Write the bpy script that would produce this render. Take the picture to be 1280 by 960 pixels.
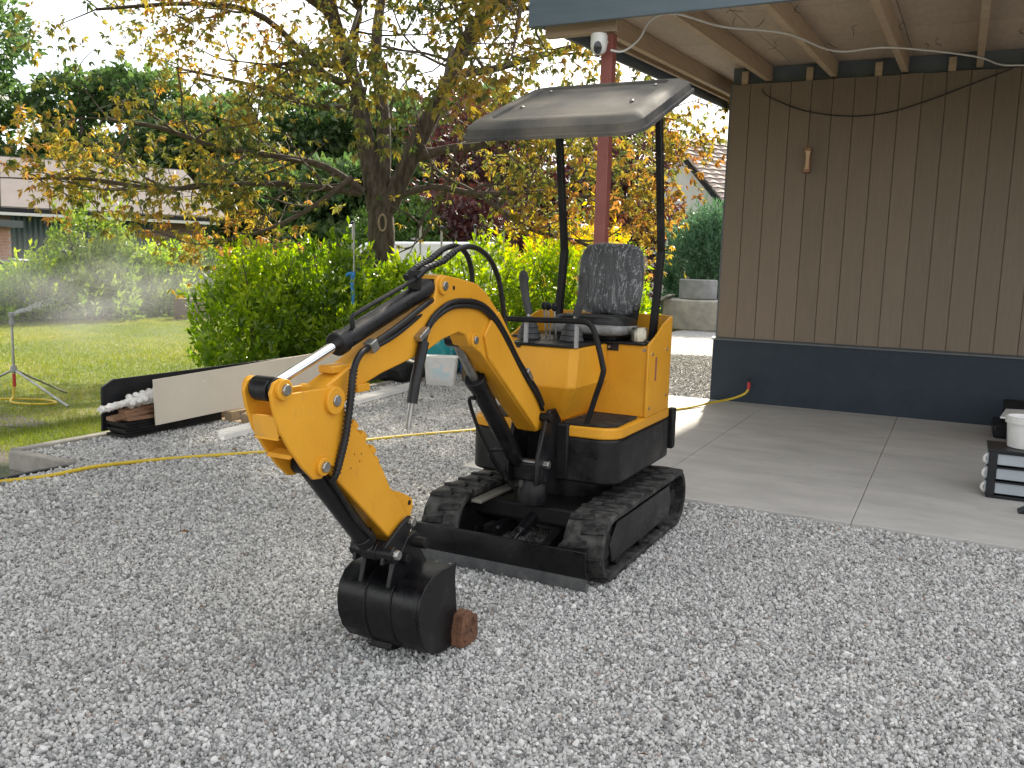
import bpy, bmesh, math, random
import numpy as np
from mathutils import Vector, Matrix

R = math.radians
random.seed(7)
rng = np.random.default_rng(11)
sc = bpy.context.scene
for o in list(bpy.data.objects):
    bpy.data.objects.remove(o)
COL = sc.collection

# ------------------------------------------------------------------ camera
# world frame: X along the garage wall, Y away from it, Z up; the camera looks 26.5 deg left of +Y
AZ, PIT, ROL = R(26.5), math.atan(148 / 1100), math.atan(.03)
hd = Vector((-math.sin(AZ), math.cos(AZ), 0)); r0 = Vector((math.cos(AZ), math.sin(AZ), 0)); zu = Vector((0, 0, 1))
fw = math.cos(PIT) * hd - math.sin(PIT) * zu
u0 = math.sin(PIT) * hd + math.cos(PIT) * zu
rt = math.cos(ROL) * r0 + math.sin(ROL) * u0
up = -math.sin(ROL) * r0 + math.cos(ROL) * u0
cam = bpy.data.cameras.new('camera')
cam.sensor_width = 36.0
cam.lens = 36.0 * 1100 / 1280
cam.clip_start = .05
cam.clip_end = 600
camo = bpy.data.objects.new('camera', cam)
COL.objects.link(camo)
m = Matrix((rt, up, -fw)).transposed().to_4x4()
m.translation = (0, 0, 1.5)
camo.matrix_world = m
sc.camera = camo

# ------------------------------------------------------------------ sky, sun, exposure
SUN_AZ, SUN_EL = R(-9), R(35)          # azimuth clockwise from +Y
w = bpy.data.worlds.new('World')
sc.world = w
w.use_nodes = True
nt = w.node_tree
nt.nodes.clear()
wo = nt.nodes.new('ShaderNodeOutputWorld')
bg = nt.nodes.new('ShaderNodeBackground')
bg.inputs['Strength'].default_value = .15
sky = nt.nodes.new('ShaderNodeTexSky')
sky.sky_type = 'NISHITA'
sky.sun_disc = False
sky.sun_elevation = SUN_EL
sky.sun_rotation = SUN_AZ
sky.air_density = 1.0
sky.dust_density = 2.0
tc = nt.nodes.new('ShaderNodeTexCoord')
cn = nt.nodes.new('ShaderNodeTexNoise')
cn.inputs['Scale'].default_value = 2.6
cn.inputs['Detail'].default_value = 7
cn.inputs['Roughness'].default_value = .58
cr = nt.nodes.new('ShaderNodeValToRGB')
cr.color_ramp.elements[0].position = .34
cr.color_ramp.elements[1].position = .54
mp = nt.nodes.new('ShaderNodeMapping')
mp.inputs['Scale'].default_value = (1, 1, 2.2)
mx = nt.nodes.new('ShaderNodeMix')
mx.data_type = 'RGBA'
mx.inputs['B'].default_value = (6.6, 6.5, 6.4, 1)      # sunlit broken cloud
nt.links.new(tc.outputs['Generated'], mp.inputs['Vector'])
nt.links.new(mp.outputs[0], cn.inputs['Vector'])
nt.links.new(cn.outputs['Fac'], cr.inputs[0])
nt.links.new(cr.outputs[0], mx.inputs['Factor'])
nt.links.new(sky.outputs[0], mx.inputs['A'])
nt.links.new(mx.outputs['Result'], bg.inputs['Color'])
nt.links.new(bg.outputs[0], wo.inputs[0])

sl = bpy.data.lights.new('sun', 'SUN')
sl.energy = 5.0
sl.angle = R(2.0)
sl.color = (1, .9, .74)
so = bpy.data.objects.new('sun', sl)
COL.objects.link(so)
sdir = Vector((math.sin(SUN_AZ) * math.cos(SUN_EL), math.cos(SUN_AZ) * math.cos(SUN_EL), math.sin(SUN_EL)))
so.rotation_euler = sdir.to_track_quat('Z', 'Y').to_euler()
so.location = (3, 10, 14)

sc.view_settings.view_transform = 'Standard'
sc.view_settings.look = 'None'
sc.view_settings.gamma = 1
sc.view_settings.use_curve_mapping = False
sc.view_settings.exposure = 1.15
sc.render.engine = 'CYCLES'
sc.cycles.max_bounces = 8
sc.cycles.volume_bounces = 0

# ------------------------------------------------------------------ materials
def newmat(name):
    mt = bpy.data.materials.new(name)
    mt.use_nodes = True
    n = mt.node_tree
    return mt, n, n.nodes['Principled BSDF']

def nd(n, t, **kw):
    x = n.nodes.new(t)
    for k, v in kw.items():
        if k in x.inputs:
            x.inputs[k].default_value = v
        else:
            setattr(x, k, v)
    return x

def mat(name, col, col2=None, rough=.5, metal=0., scale=6., bump=0., bscale=None, stretch=None, r2=None, spec=.5, thr=(.35, .65), det=6, coat=0.):
    """procedural paint, wood, stone: two colours mixed by noise, optional bump and roughness variation"""
    mt, n, b = newmat(name)
    b.inputs['Roughness'].default_value = rough
    b.inputs['Metallic'].default_value = metal
    b.inputs['Specular IOR Level'].default_value = spec
    b.inputs['Coat Weight'].default_value = coat
    b.inputs['Base Color'].default_value = (*col, 1)
    tcn = nd(n, 'ShaderNodeTexCoord')
    vec = tcn.outputs['Object']
    if stretch:
        mpn = nd(n, 'ShaderNodeMapping', Scale=stretch)
        n.links.new(vec, mpn.inputs['Vector']); vec = mpn.outputs[0]
    if col2 or r2 is not None:
        nz = nd(n, 'ShaderNodeTexNoise', Scale=scale, Detail=det, Roughness=.6)
        n.links.new(vec, nz.inputs['Vector'])
        rp = nd(n, 'ShaderNodeValToRGB')
        rp.color_ramp.elements[0].position, rp.color_ramp.elements[1].position = thr
        n.links.new(nz.outputs['Fac'], rp.inputs[0])
        if col2:
            mixn = nd(n, 'ShaderNodeMix', data_type='RGBA')
            mixn.inputs['A'].default_value = (*col, 1); mixn.inputs['B'].default_value = (*col2, 1)
            n.links.new(rp.outputs[0], mixn.inputs['Factor'])
            n.links.new(mixn.outputs['Result'], b.inputs['Base Color'])
        if r2 is not None:
            mr = nd(n, 'ShaderNodeMapRange'); mr.inputs['To Min'].default_value = rough; mr.inputs['To Max'].default_value = r2
            n.links.new(rp.outputs[0], mr.inputs['Value']); n.links.new(mr.outputs[0], b.inputs['Roughness'])
    if bump:
        nb = nd(n, 'ShaderNodeTexNoise', Scale=bscale or scale * 4, Detail=5)
        n.links.new(vec, nb.inputs['Vector'])
        bp = nd(n, 'ShaderNodeBump', Strength=bump, Distance=.02)
        n.links.new(nb.outputs['Fac'], bp.inputs['Height']); n.links.new(bp.outputs[0], b.inputs['Normal'])
    return mt

def leafmat(name, stops, trans=.45, rough=.45, tscale=1.):
    """leaf: colour from the per-leaf attribute 'tint', light passes through the blade"""
    mt, n, b = newmat(name)
    at = nd(n, 'ShaderNodeAttribute', attribute_name='tint')
    rp = nd(n, 'ShaderNodeValToRGB')
    el = rp.color_ramp.elements
    while len(el) < len(stops):
        el.new(.5)
    for e, (p, c) in zip(el, stops):
        e.position = p; e.color = (*c, 1)
    n.links.new(at.outputs['Fac'], rp.inputs[0])
    n.links.new(rp.outputs[0], b.inputs['Base Color'])
    b.inputs['Roughness'].default_value = rough
    tr = nd(n, 'ShaderNodeBsdfTranslucent')
    hs = nd(n, 'ShaderNodeHueSaturation', Saturation=1.15, Value=1.5 * tscale)
    n.links.new(rp.outputs[0], hs.inputs['Color']); n.links.new(hs.outputs[0], tr.inputs['Color'])
    ms = nd(n, 'ShaderNodeMixShader'); ms.inputs[0].default_value = trans
    n.links.new(b.outputs[0], ms.inputs[1]); n.links.new(tr.outputs[0], ms.inputs[2])
    n.links.new(ms.outputs[0], n.nodes['Material Output'].inputs[0])
    return mt

M = {}
mt, n, b = newmat('excavator yellow paint')
t = nd(n, 'ShaderNodeTexCoord')
a1 = nd(n, 'ShaderNodeTexNoise', Scale=3.2, Detail=7., Roughness=.62); a2 = nd(n, 'ShaderNodeTexNoise', Scale=38., Detail=4., Roughness=.7); a3 = nd(n, 'ShaderNodeTexNoise', Scale=120., Detail=2.)
mpn = nd(n, 'ShaderNodeMapping', Scale=(1, 1, .35))
for q in (a1, a3): n.links.new(t.outputs['Object'], q.inputs['Vector'])
n.links.new(t.outputs['Object'], mpn.inputs['Vector']); n.links.new(mpn.outputs[0], a2.inputs['Vector'])
rp = nd(n, 'ShaderNodeValToRGB'); e = rp.color_ramp.elements
e[0].position = .32; e[0].color = (.58, .262, .016, 1); e[1].position = .72; e[1].color = (.66, .32, .024, 1)
n.links.new(a1.outputs['Fac'], rp.inputs[0])
gr_ = nd(n, 'ShaderNodeValToRGB'); e = gr_.color_ramp.elements; e[0].position = .60; e[0].color = (0, 0, 0, 1); e[1].position = .82; e[1].color = (.5, .5, .5, 1)
n.links.new(a2.outputs['Fac'], gr_.inputs[0])
m1 = nd(n, 'ShaderNodeMix', data_type='RGBA'); m1.inputs['B'].default_value = (.30, .17, .06, 1)
n.links.new(gr_.outputs[0], m1.inputs['Factor']); n.links.new(rp.outputs[0], m1.inputs['A']); n.links.new(m1.outputs['Result'], b.inputs['Base Color'])
mr = nd(n, 'ShaderNodeMapRange'); mr.inputs['From Min'].default_value = .3; mr.inputs['From Max'].default_value = .7; mr.inputs['To Min'].default_value = .28; mr.inputs['To Max'].default_value = .58
n.links.new(a1.outputs['Fac'], mr.inputs['Value']); n.links.new(mr.outputs[0], b.inputs['Roughness'])
bp = nd(n, 'ShaderNodeBump', Strength=.06, Distance=.01); n.links.new(a3.outputs['Fac'], bp.inputs['Height']); n.links.new(bp.outputs[0], b.inputs['Normal'])
b.inputs['Specular IOR Level'].default_value = .3
M['yellow'] = mt
M['yellow_worn'] = mat('yellow paint with dust', (.66, .32, .03), (.40, .24, .07), rough=.5, scale=9, thr=(.45, .8))
mt, n, b = newmat('black gloss paint')
t = nd(n, 'ShaderNodeTexCoord')
a1 = nd(n, 'ShaderNodeTexNoise', Scale=6., Detail=8., Roughness=.68); a2 = nd(n, 'ShaderNodeTexNoise', Scale=45., Detail=3.)
for q in (a1, a2): n.links.new(t.outputs['Object'], q.inputs['Vector'])
rp = nd(n, 'ShaderNodeValToRGB'); e = rp.color_ramp.elements
e[0].position = .42; e[0].color = (.0035, .0035, .0045, 1); e[1].position = .80; e[1].color = (.05, .048, .044, 1)
x = e.new(.60); x.color = (.009, .009, .010, 1)
n.links.new(a1.outputs['Fac'], rp.inputs[0]); n.links.new(rp.outputs[0], b.inputs['Base Color'])
mr = nd(n, 'ShaderNodeMapRange'); mr.inputs['From Min'].default_value = .35; mr.inputs['From Max'].default_value = .7; mr.inputs['To Min'].default_value = .22; mr.inputs['To Max'].default_value = .6
n.links.new(a1.outputs['Fac'], mr.inputs['Value']); n.links.new(mr.outputs[0], b.inputs['Roughness']); b.inputs['Specular IOR Level'].default_value = .32
bp = nd(n, 'ShaderNodeBump', Strength=.05, Distance=.01); n.links.new(a2.outputs['Fac'], bp.inputs['Height']); n.links.new(bp.outputs[0], b.inputs['Normal'])
M['black'] = mt
M['blackmatt'] = mat('black matt paint', (.005, .005, .006), (.014, .0135, .013), rough=.5, scale=9, bump=.05, spec=.22)
M['rubber'] = mat('dusty rubber', (.011, .011, .0115), (.10, .097, .09), rough=.7, scale=13, thr=(.40, .74), bump=.25, bscale=60, spec=.25)
M['hose_rubber'] = mat('black hydraulic hose', (.006, .006, .007), (.014, .014, .014), rough=.4, scale=30, spec=.3)
M['steel'] = mat('zinc plated steel', (.42, .42, .41), (.25, .24, .22), rough=.35, metal=.9, scale=20)
M['chrome'] = mat('chromed rod', (.8, .8, .8), rough=.08, metal=1.)
M['rust'] = mat('rust', (.085, .036, .02), (.17, .08, .04), rough=.85, scale=16, bump=.4)
M['dusty_steel'] = mat('dusty frame top', (.13, .125, .11), (.24, .22, .18), rough=.8, scale=6, bump=.1)
M['canopy'] = mat('weathered black plastic canopy', (.045, .046, .048), (.16, .145, .12), rough=.62, scale=3.2, thr=(.36, .72), r2=.85, bump=.06, bscale=14, spec=.12)
M['vinyl'] = mat('black vinyl seat', (.008, .008, .009), (.014, .014, .014), rough=.42, scale=20, spec=.3)
M['mat_rubber'] = mat('worn rubber foot mat', (.012, .011, .0105), (.05, .044, .038), rough=.75, scale=14, thr=(.45, .75), bump=.3, bscale=90, spec=.3)
M['grip'] = mat('grey rubber grip', (.028, .028, .03), (.045, .045, .045), rough=.6, scale=20)
M['cloth_wrap'] = mat('crumpled grey sheet', (.10, .10, .098), (.24, .235, .225), rough=.6, scale=9, bump=.6, bscale=14)

# clear film over the seat: mostly see-through, sharp wrinkle glints
mt, n, b = newmat('clear plastic film')
b.inputs['Base Color'].default_value = (.75, .78, .8, 1); b.inputs['Roughness'].default_value = .16
nz = nd(n, 'ShaderNodeTexNoise', Scale=5.5, Detail=6., Distortion=2.4)
t_ = nd(n, 'ShaderNodeTexCoord'); mpf = nd(n, 'ShaderNodeMapping', Scale=(2.6, 1, .7)); mpf.inputs['Rotation'].default_value = (0, .5, 0)
n.links.new(t_.outputs['Object'], mpf.inputs['Vector']); n.links.new(mpf.outputs[0], nz.inputs['Vector'])
sbm = nd(n, 'ShaderNodeMath', operation='SUBTRACT'); sbm.inputs[1].default_value = .5; n.links.new(nz.outputs['Fac'], sbm.inputs[0])
abm = nd(n, 'ShaderNodeMath', operation='ABSOLUTE'); n.links.new(sbm.outputs[0], abm.inputs[0])
mrf = nd(n, 'ShaderNodeMapRange'); mrf.inputs['From Min'].default_value = .0; mrf.inputs['From Max'].default_value = .03; mrf.inputs['To Min'].default_value = .36; mrf.inputs['To Max'].default_value = .10
n.links.new(abm.outputs[0], mrf.inputs['Value'])
bp = nd(n, 'ShaderNodeBump', Strength=1., Distance=.05); n.links.new(nz.outputs['Fac'], bp.inputs['Height']); n.links.new(bp.outputs[0], b.inputs['Normal'])
trn = nd(n, 'ShaderNodeBsdfTransparent'); ms = nd(n, 'ShaderNodeMixShader'); n.links.new(mrf.outputs[0], ms.inputs[0])
n.links.new(trn.outputs[0], ms.inputs[1]); n.links.new(b.outputs[0], ms.inputs[2]); n.links.new(ms.outputs[0], n.nodes['Material Output'].inputs[0])
M['film'] = mt

def glassmat(name, tint, fac):
    mt, n, b = newmat(name)
    b.inputs['Base Color'].default_value = (*tint, 1); b.inputs['Roughness'].default_value = .05
    return mt
M['glass'] = glassmat('dark vehicle glass', (.02, .025, .03), 1)
M['white_paint'] = mat('white car paint', (.72, .73, .75), rough=.25, coat=.5)
M['dark_paint'] = mat('dark blue car paint', (.03, .035, .05), rough=.25, coat=.5)
M['tyre'] = mat('tyre rubber', (.02, .02, .02), rough=.8)

# wood cladding: brown stain with grain along the plank, each plank a little different
def plankmat(name, c1, c2, rnd=.35, stretch=(14, 14, .7)):
    mt, n, b = newmat(name)
    b.inputs['Roughness'].default_value = .62
    t = nd(n, 'ShaderNodeTexCoord'); oi = nd(n, 'ShaderNodeObjectInfo')
    ad = nd(n, 'ShaderNodeVectorMath', operation='ADD'); mu = nd(n, 'ShaderNodeMath', operation='MULTIPLY'); mu.inputs[1].default_value = 37.
    n.links.new(oi.outputs['Random'], mu.inputs[0]); n.links.new(t.outputs['Object'], ad.inputs[0]); n.links.new(mu.outputs[0], ad.inputs[1])
    mpn = nd(n, 'ShaderNodeMapping', Scale=stretch); n.links.new(ad.outputs[0], mpn.inputs['Vector'])
    nz = nd(n, 'ShaderNodeTexNoise', Scale=4., Detail=8., Roughness=.65); n.links.new(mpn.outputs[0], nz.inputs['Vector'])
    rp = nd(n, 'ShaderNodeValToRGB'); rp.color_ramp.elements[0].position = .3; rp.color_ramp.elements[1].position = .7
    rp.color_ramp.elements[0].color = (*c1, 1); rp.color_ramp.elements[1].color = (*c2, 1)
    n.links.new(nz.outputs['Fac'], rp.inputs[0])
    hs = nd(n, 'ShaderNodeHueSaturation'); mr = nd(n, 'ShaderNodeMapRange'); mr.inputs['To Min'].default_value = 1 - rnd / 2; mr.inputs['To Max'].default_value = 1 + rnd / 2
    n.links.new(oi.outputs['Random'], mr.inputs['Value']); n.links.new(mr.outputs[0], hs.inputs['Value']); n.links.new(rp.outputs[0], hs.inputs['Color'])
    n.links.new(hs.outputs[0], b.inputs['Base Color'])
    bp = nd(n, 'ShaderNodeBump', Strength=.15, Distance=.01); n.links.new(nz.outputs['Fac'], bp.inputs['Height']); n.links.new(bp.outputs[0], b.inputs['Normal'])
    return mt
M['cladding'] = plankmat('brown stained cladding', (.158, .122, .086), (.188, .146, .105), .14)
M['rafter'] = plankmat('weathered rafter timber', (.36, .265, .175), (.48, .365, .25), .25, (.8, .8, 12))
M['ply'] = plankmat('grey plywood roof boarding', (.42, .33, .245), (.53, .43, .33), .2, (6, 1.2, 3))
M['pallet'] = plankmat('raw pallet wood', (.28, .2, .12), (.42, .32, .2), .4, (6, 2, 6))
M['scrapwood'] = plankmat('brown scrap wood', (.16, .085, .05), (.33, .19, .11), .6, (6, 2, 6))
M['fencewood'] = plankmat('brown fence wood', (.09, .05, .035), (.15, .09, .06), .4, (2, 2, 8))
M['anthracite'] = mat('anthracite plinth render', (.020, .030, .043), (.034, .045, .058), rough=.5, scale=4.5, r2=.75, spec=.25, thr=(.35, .75), bump=.08, bscale=60)
M['fascia'] = mat('grey blue fascia board', (.09, .125, .155), (.11, .145, .175), rough=.5, scale=4, stretch=(.4, 1, 6))
M['plinthcap'] = mat('plinth drip cap', (.09, .1, .105), rough=.45)
M['redpost'] = mat('red brown steel post', (.21, .06, .05), (.26, .085, .07), rough=.5, scale=6)
M['bluegap'] = mat('blue membrane above wall', (.09, .115, .13), (.13, .15, .16), rough=.6, scale=5)  # blue put into the colour for daylight in the open gap
M['whiteplastic'] = mat('white plastic', (.7, .7, .69), (.62, .61, .58), rough=.4, scale=8)
M['frosted'] = mat('frosted drawer panel', (.30, .34, .37), (.36, .4, .42), rough=.35, scale=3)
M['blackplastic'] = mat('black plastic', (.008, .009, .011), (.016, .017, .02), rough=.4, scale=8, spec=.3)
M['copper'] = mat('copper lamp metal', (.32, .17, .10), (.2, .11, .07), rough=.45, metal=.6, scale=12)
M['lampwood'] = mat('pale lamp body', (.55, .38, .22), rough=.5)
M['hoseyellow'] = mat('yellow garden hose', (.60, .43, .02), (.52, .36, .02), rough=.45, scale=20)
M['redplastic'] = mat('red plastic', (.45, .03, .03), rough=.4)
M['greyplastic'] = mat('grey plastic', (.3, .3, .3), rough=.5)
M['concrete'] = mat('weathered concrete', (.27, .26, .24), (.40, .38, .35), rough=.9, scale=4, bump=.25, bscale=30)
M['kerbstone'] = mat('grey kerb concrete', (.22, .21, .185), (.36, .34, .30), rough=.9, scale=6, bump=.3, bscale=40)
M['cream'] = mat('cream laminate board', (.62, .565, .47), (.57, .52, .43), rough=.45, scale=2)
M['whitepl'] = mat('white profile', (.78, .78, .77), (.68, .68, .66), rough=.4, scale=5)
M['foam'] = mat('white foam wrap', (.78, .77, .74), (.66, .64, .6), rough=.7, scale=14, bump=.8, bscale=26)
M['teal'] = mat('teal shopping bag', (.02, .26, .27), (.25, .5, .5), rough=.4, scale=6, thr=(.5, .62), bump=.4, bscale=9)
M['blue'] = mat('blue plastic', (.03, .12, .42), (.35, .42, .55), rough=.4, scale=7, thr=(.55, .7), bump=.5, bscale=10)
M['bluerope'] = mat('blue ribbon', (.03, .22, .55), rough=.6)
M['wicker'] = mat('brown basket', (.2, .14, .085), (.1, .07, .045), rough=.8, scale=40, stretch=(1, 1, 5), bump=.8, bscale=60)
M['galv'] = mat('galvanised tube', (.45, .46, .46), (.3, .3, .3), rough=.4, metal=.8, scale=10)
M['bark'] = mat('brown bark', (.05, .038, .027), (.13, .105, .08), rough=.9, scale=9, stretch=(2, 2, .5), thr=(.4, .66), bump=1., bscale=16)
M['twig'] = mat('dark twig', (.07, .055, .04), (.13, .1, .075), rough=.9, scale=12, bump=.4)
M['rawwood'] = mat('pale healed wood', (.42, .32, .22), (.3, .22, .15), rough=.8, scale=10)
M['brick'] = mat('red brick', (.30, .15, .095), (.38, .21, .14), rough=.85, scale=5, bump=.2)
M['mortar'] = mat('mortar', (.33, .31, .28), rough=.9)
M['barngreen'] = mat('dark green corrugated sheet', (.02, .042, .038), (.03, .055, .048), rough=.45, scale=3)
M['roofsheet'] = mat('pinkish brown roof sheet', (.145, .124, .113), (.18, .155, .142), rough=.75, scale=1.2, bump=.1)
M['trimwhite'] = mat('off white trim', (.55, .54, .5), rough=.6)
M['render'] = mat('pale house render', (.5, .49, .46), (.45, .44, .41), rough=.85, scale=2)
M['tile'] = mat('weathered roof tile', (.21, .165, .14), (.33, .27, .235), rough=.8, scale=9, bump=.2)

# lettering-free label print on the tub
M['labelprint'] = mat('faded tub label', (.55, .66, .7), (.75, .7, .66), rough=.5, scale=9, thr=(.45, .55))

LEAF = {}
LEAF['main'] = leafmat('autumn leaf', [(0, (.05, .075, .022)), (.28, (.115, .125, .036)), (.5, (.28, .215, .05)), (.74, (.31, .17, .06)), (1, (.22, .10, .06))], trans=.54, tscale=1.2)
LEAF['laurel'] = leafmat('laurel leaf', [(0, (.045, .095, .015)), (.4, (.125, .21, .028)), (.75, (.26, .35, .038)), (1, (.38, .44, .05))], trans=.52, rough=.3, tscale=1.2)
LEAF['light'] = leafmat('light green leaf', [(0, (.06, .11, .025)), (.6, (.15, .22, .045)), (1, (.26, .31, .07))], trans=.45)
LEAF['dark'] = leafmat('deep green leaf', [(0, (.04, .075, .03)), (.6, (.09, .15, .05)), (1, (.16, .23, .07))], trans=.48)
LEAF['copper'] = leafmat('copper beech leaf', [(0, (.03, .012, .014)), (.6, (.08, .026, .026)), (1, (.17, .07, .04))], trans=.35)
LEAF['gold'] = leafmat('golden leaf', [(0, (.16, .18, .02)), (.5, (.45, .36, .025)), (1, (.55, .30, .03))], trans=.5, tscale=1.1)
LEAF['conifer'] = leafmat('conifer scale', [(0, (.03, .07, .035)), (.6, (.065, .14, .07)), (1, (.11, .2, .1))], trans=.35, rough=.6)
LEAF['clip'] = leafmat('clipped bush leaf', [(0, (.022, .05, .012)), (.6, (.06, .12, .022)), (1, (.13, .2, .035))], trans=.35)
LEAF['grass'] = leafmat('grass blade', [(0, (.09, .14, .025)), (.5, (.18, .22, .035)), (.85, (.27, .27, .05)), (1, (.36, .30, .11))], trans=.4, rough=.6)
LEAF['dry'] = leafmat('dry fallen leaf', [(0, (.10, .05, .03)), (1, (.28, .15, .06))], trans=.2, rough=.8)

# ------------------------------------------------------------------ mesh helpers
ORG = {}
class MB:
    def __init__(s):
        s.v = []; s.f = []
    def add(s, vs, fs):
        o = len(s.v); s.v += [tuple(v) for v in vs]; s.f += [tuple(i + o for i in f) for f in fs]; return s
    def box(s, x0, y0, z0, x1, y1, z1):
        return s.add([(x0, y0, z0), (x1, y0, z0), (x1, y1, z0), (x0, y1, z0), (x0, y0, z1), (x1, y0, z1), (x1, y1, z1), (x0, y1, z1)],
                     [(0, 3, 2, 1), (4, 5, 6, 7), (0, 1, 5, 4), (1, 2, 6, 5), (2, 3, 7, 6), (3, 0, 4, 7)])
    def obox(s, c, ax, ay, az):
        c, ax, ay, az = map(Vector, (c, ax, ay, az))
        p = [c + i * ax + j * ay + k * az for k in (-1, 1) for (i, j) in ((-1, -1), (1, -1), (1, 1), (-1, 1))]
        return s.add(p, [(0, 3, 2, 1), (4, 5, 6, 7), (0, 1, 5, 4), (1, 2, 6, 5), (2, 3, 7, 6), (3, 0, 4, 7)])
    def beam(s, a, b, w, h, upv=(0, 0, 1)):
        a, b = Vector(a), Vector(b); d = b - a; u = Vector(upv); sx = d.cross(u).normalized(); u = sx.cross(d).normalized()
        return s.obox((a + b) / 2, sx * w / 2, d / 2, u * h / 2)
    def cyl(s, a, b, ra, rb=None, n=18, caps=True):
        rb = ra if rb is None else rb
        a, b = Vector(a), Vector(b); d = (b - a).normalized(); e = d.orthogonal().normalized(); g = d.cross(e)
        vs = []
        for c, r in ((a, ra), (b, rb)):
            vs += [c + r * (math.cos(2 * math.pi * i / n) * e + math.sin(2 * math.pi * i / n) * g) for i in range(n)]
        fs = [(i, (i + 1) % n, n + (i + 1) % n, n + i) for i in range(n)]
        if caps:
            fs += [tuple(range(n - 1, -1, -1)), tuple(range(n, 2 * n))]
        return s.add(vs, fs)
    def tube(s, pts, r, n=8, sub=4, rs=None, caps=True):
        P = [Vector(p[:3]) for p in pts]
        rr = rs or [r] * len(P)
        if sub > 1 and len(P) > 2:
            Q, q = [], []
            for i in range(len(P) - 1):
                p0, p1, p2, p3 = P[max(i - 1, 0)], P[i], P[i + 1], P[min(i + 2, len(P) - 1)]
                for k in range(sub):
                    t = k / sub
                    Q.append(.5 * ((2 * p1) + (p2 - p0) * t + (2 * p0 - 5 * p1 + 4 * p2 - p3) * t * t + (3 * p1 - p0 - 3 * p2 + p3) * t ** 3))
                    q.append(rr[i] + (rr[i + 1] - rr[i]) * t)
            Q.append(P[-1]); q.append(rr[-1]); P, rr = Q, q
        e = None; vs = []
        for i, p in enumerate(P):
            d = (P[min(i + 1, len(P) - 1)] - P[max(i - 1, 0)]).normalized()
            e = d.orthogonal().normalized() if e is None else (e - d * e.dot(d)).normalized()
            g = d.cross(e)
            vs += [p + rr[i] * (math.cos(2 * math.pi * j / n) * e + math.sin(2 * math.pi * j / n) * g) for j in range(n)]
        fs = [(i * n + j, i * n + (j + 1) % n, (i + 1) * n + (j + 1) % n, (i + 1) * n + j) for i in range(len(P) - 1) for j in range(n)]
        if caps:
            fs += [tuple(range(n - 1, -1, -1)), tuple(range((len(P) - 1) * n, len(P) * n))]
        return s.add(vs, fs)
    def prism(s, poly, axis, a, b):
        """poly in the two remaining axes (y,z for x; x,z for y; x,y for z), extruded from a to b"""
        def P(t, q):
            return {'x': (t, q[0], q[1]), 'y': (q[0], t, q[1]), 'z': (q[0], q[1], t)}[axis]
        n = len(poly)
        vs = [P(a, q) for q in poly] + [P(b, q) for q in poly]
        fs = [tuple(range(n - 1, -1, -1)), tuple(range(n, 2 * n))] + [(i, (i + 1) % n, n + (i + 1) % n, n + i) for i in range(n)]
        return s.add(vs, fs)
    def lathe(s, prof, c, axis=(0, 0, 1), n=20):
        c = Vector(c); d = Vector(axis).normalized(); e = d.orthogonal().normalized(); g = d.cross(e)
        vs = [c + h * d + r * (math.cos(2 * math.pi * j / n) * e + math.sin(2 * math.pi * j / n) * g) for r, h in prof for j in range(n)]
        fs = [(i * n + j, i * n + (j + 1) % n, (i + 1) * n + (j + 1) % n, (i + 1) * n + j) for i in range(len(prof) - 1) for j in range(n)]
        fs += [tuple(range(n - 1, -1, -1)), tuple(range((len(prof) - 1) * n, len(prof) * n))]
        return s.add(vs, fs)
    def build(s, name, material, parent=None, bevel=0., smooth=35, seg=2, disp=None, sub=0):
        me = bpy.data.meshes.new(name)
        org = Vector((0, 0, 0))
        if parent is not None:
            org = ORG.get(parent.name, org)
        me.from_pydata([tuple(Vector(v) - org) for v in s.v], [], s.f)
        bm = bmesh.new(); bm.from_mesh(me)
        bmesh.ops.recalc_face_normals(bm, faces=bm.faces)
        bm.to_mesh(me); bm.free()
        mtl = M[material] if isinstance(material, str) else material
        me.materials.append(mtl)
        o = bpy.data.objects.new(name, me); COL.objects.link(o)
        if parent is not None:
            o.parent = parent
            ORG[o.name] = org
        if smooth:
            me.shade_smooth(); me.set_sharp_from_angle(angle=R(smooth))
        if bevel:
            md = o.modifiers.new('edge', 'BEVEL'); md.width = bevel; md.segments = seg; md.limit_method = 'ANGLE'; md.angle_limit = R(35)
        if sub:
            md = o.modifiers.new('sub', 'SUBSURF'); md.levels = sub; md.render_levels = sub
        return o

def thing(name, label, cat, loc=(0, 0, 0), group=None):
    o = bpy.data.objects.new(name, None); COL.objects.link(o)
    o.location = loc; o.empty_display_size = .1
    ORG[o.name] = Vector(loc)
    return tag(o, label, cat, group)

def tag(o, label=None, cat=None, group=None, kind=None):
    if label: o['label'] = label
    if cat: o['category'] = cat
    if group: o['group'] = group
    if kind: o['kind'] = kind
    return o

def struct(o):
    o['kind'] = 'structure'; return o

def share(o, name, parent, mw=None, loc=None):
    """another object on the same mesh data"""
    c = o.copy(); c.name = name; COL.objects.link(c); c.parent = parent
    if loc is not None: c.location = loc
    if mw is not None: c.matrix_local = mw
    if parent is not None: ORG[c.name] = ORG.get(parent.name, Vector())
    return c

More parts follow.
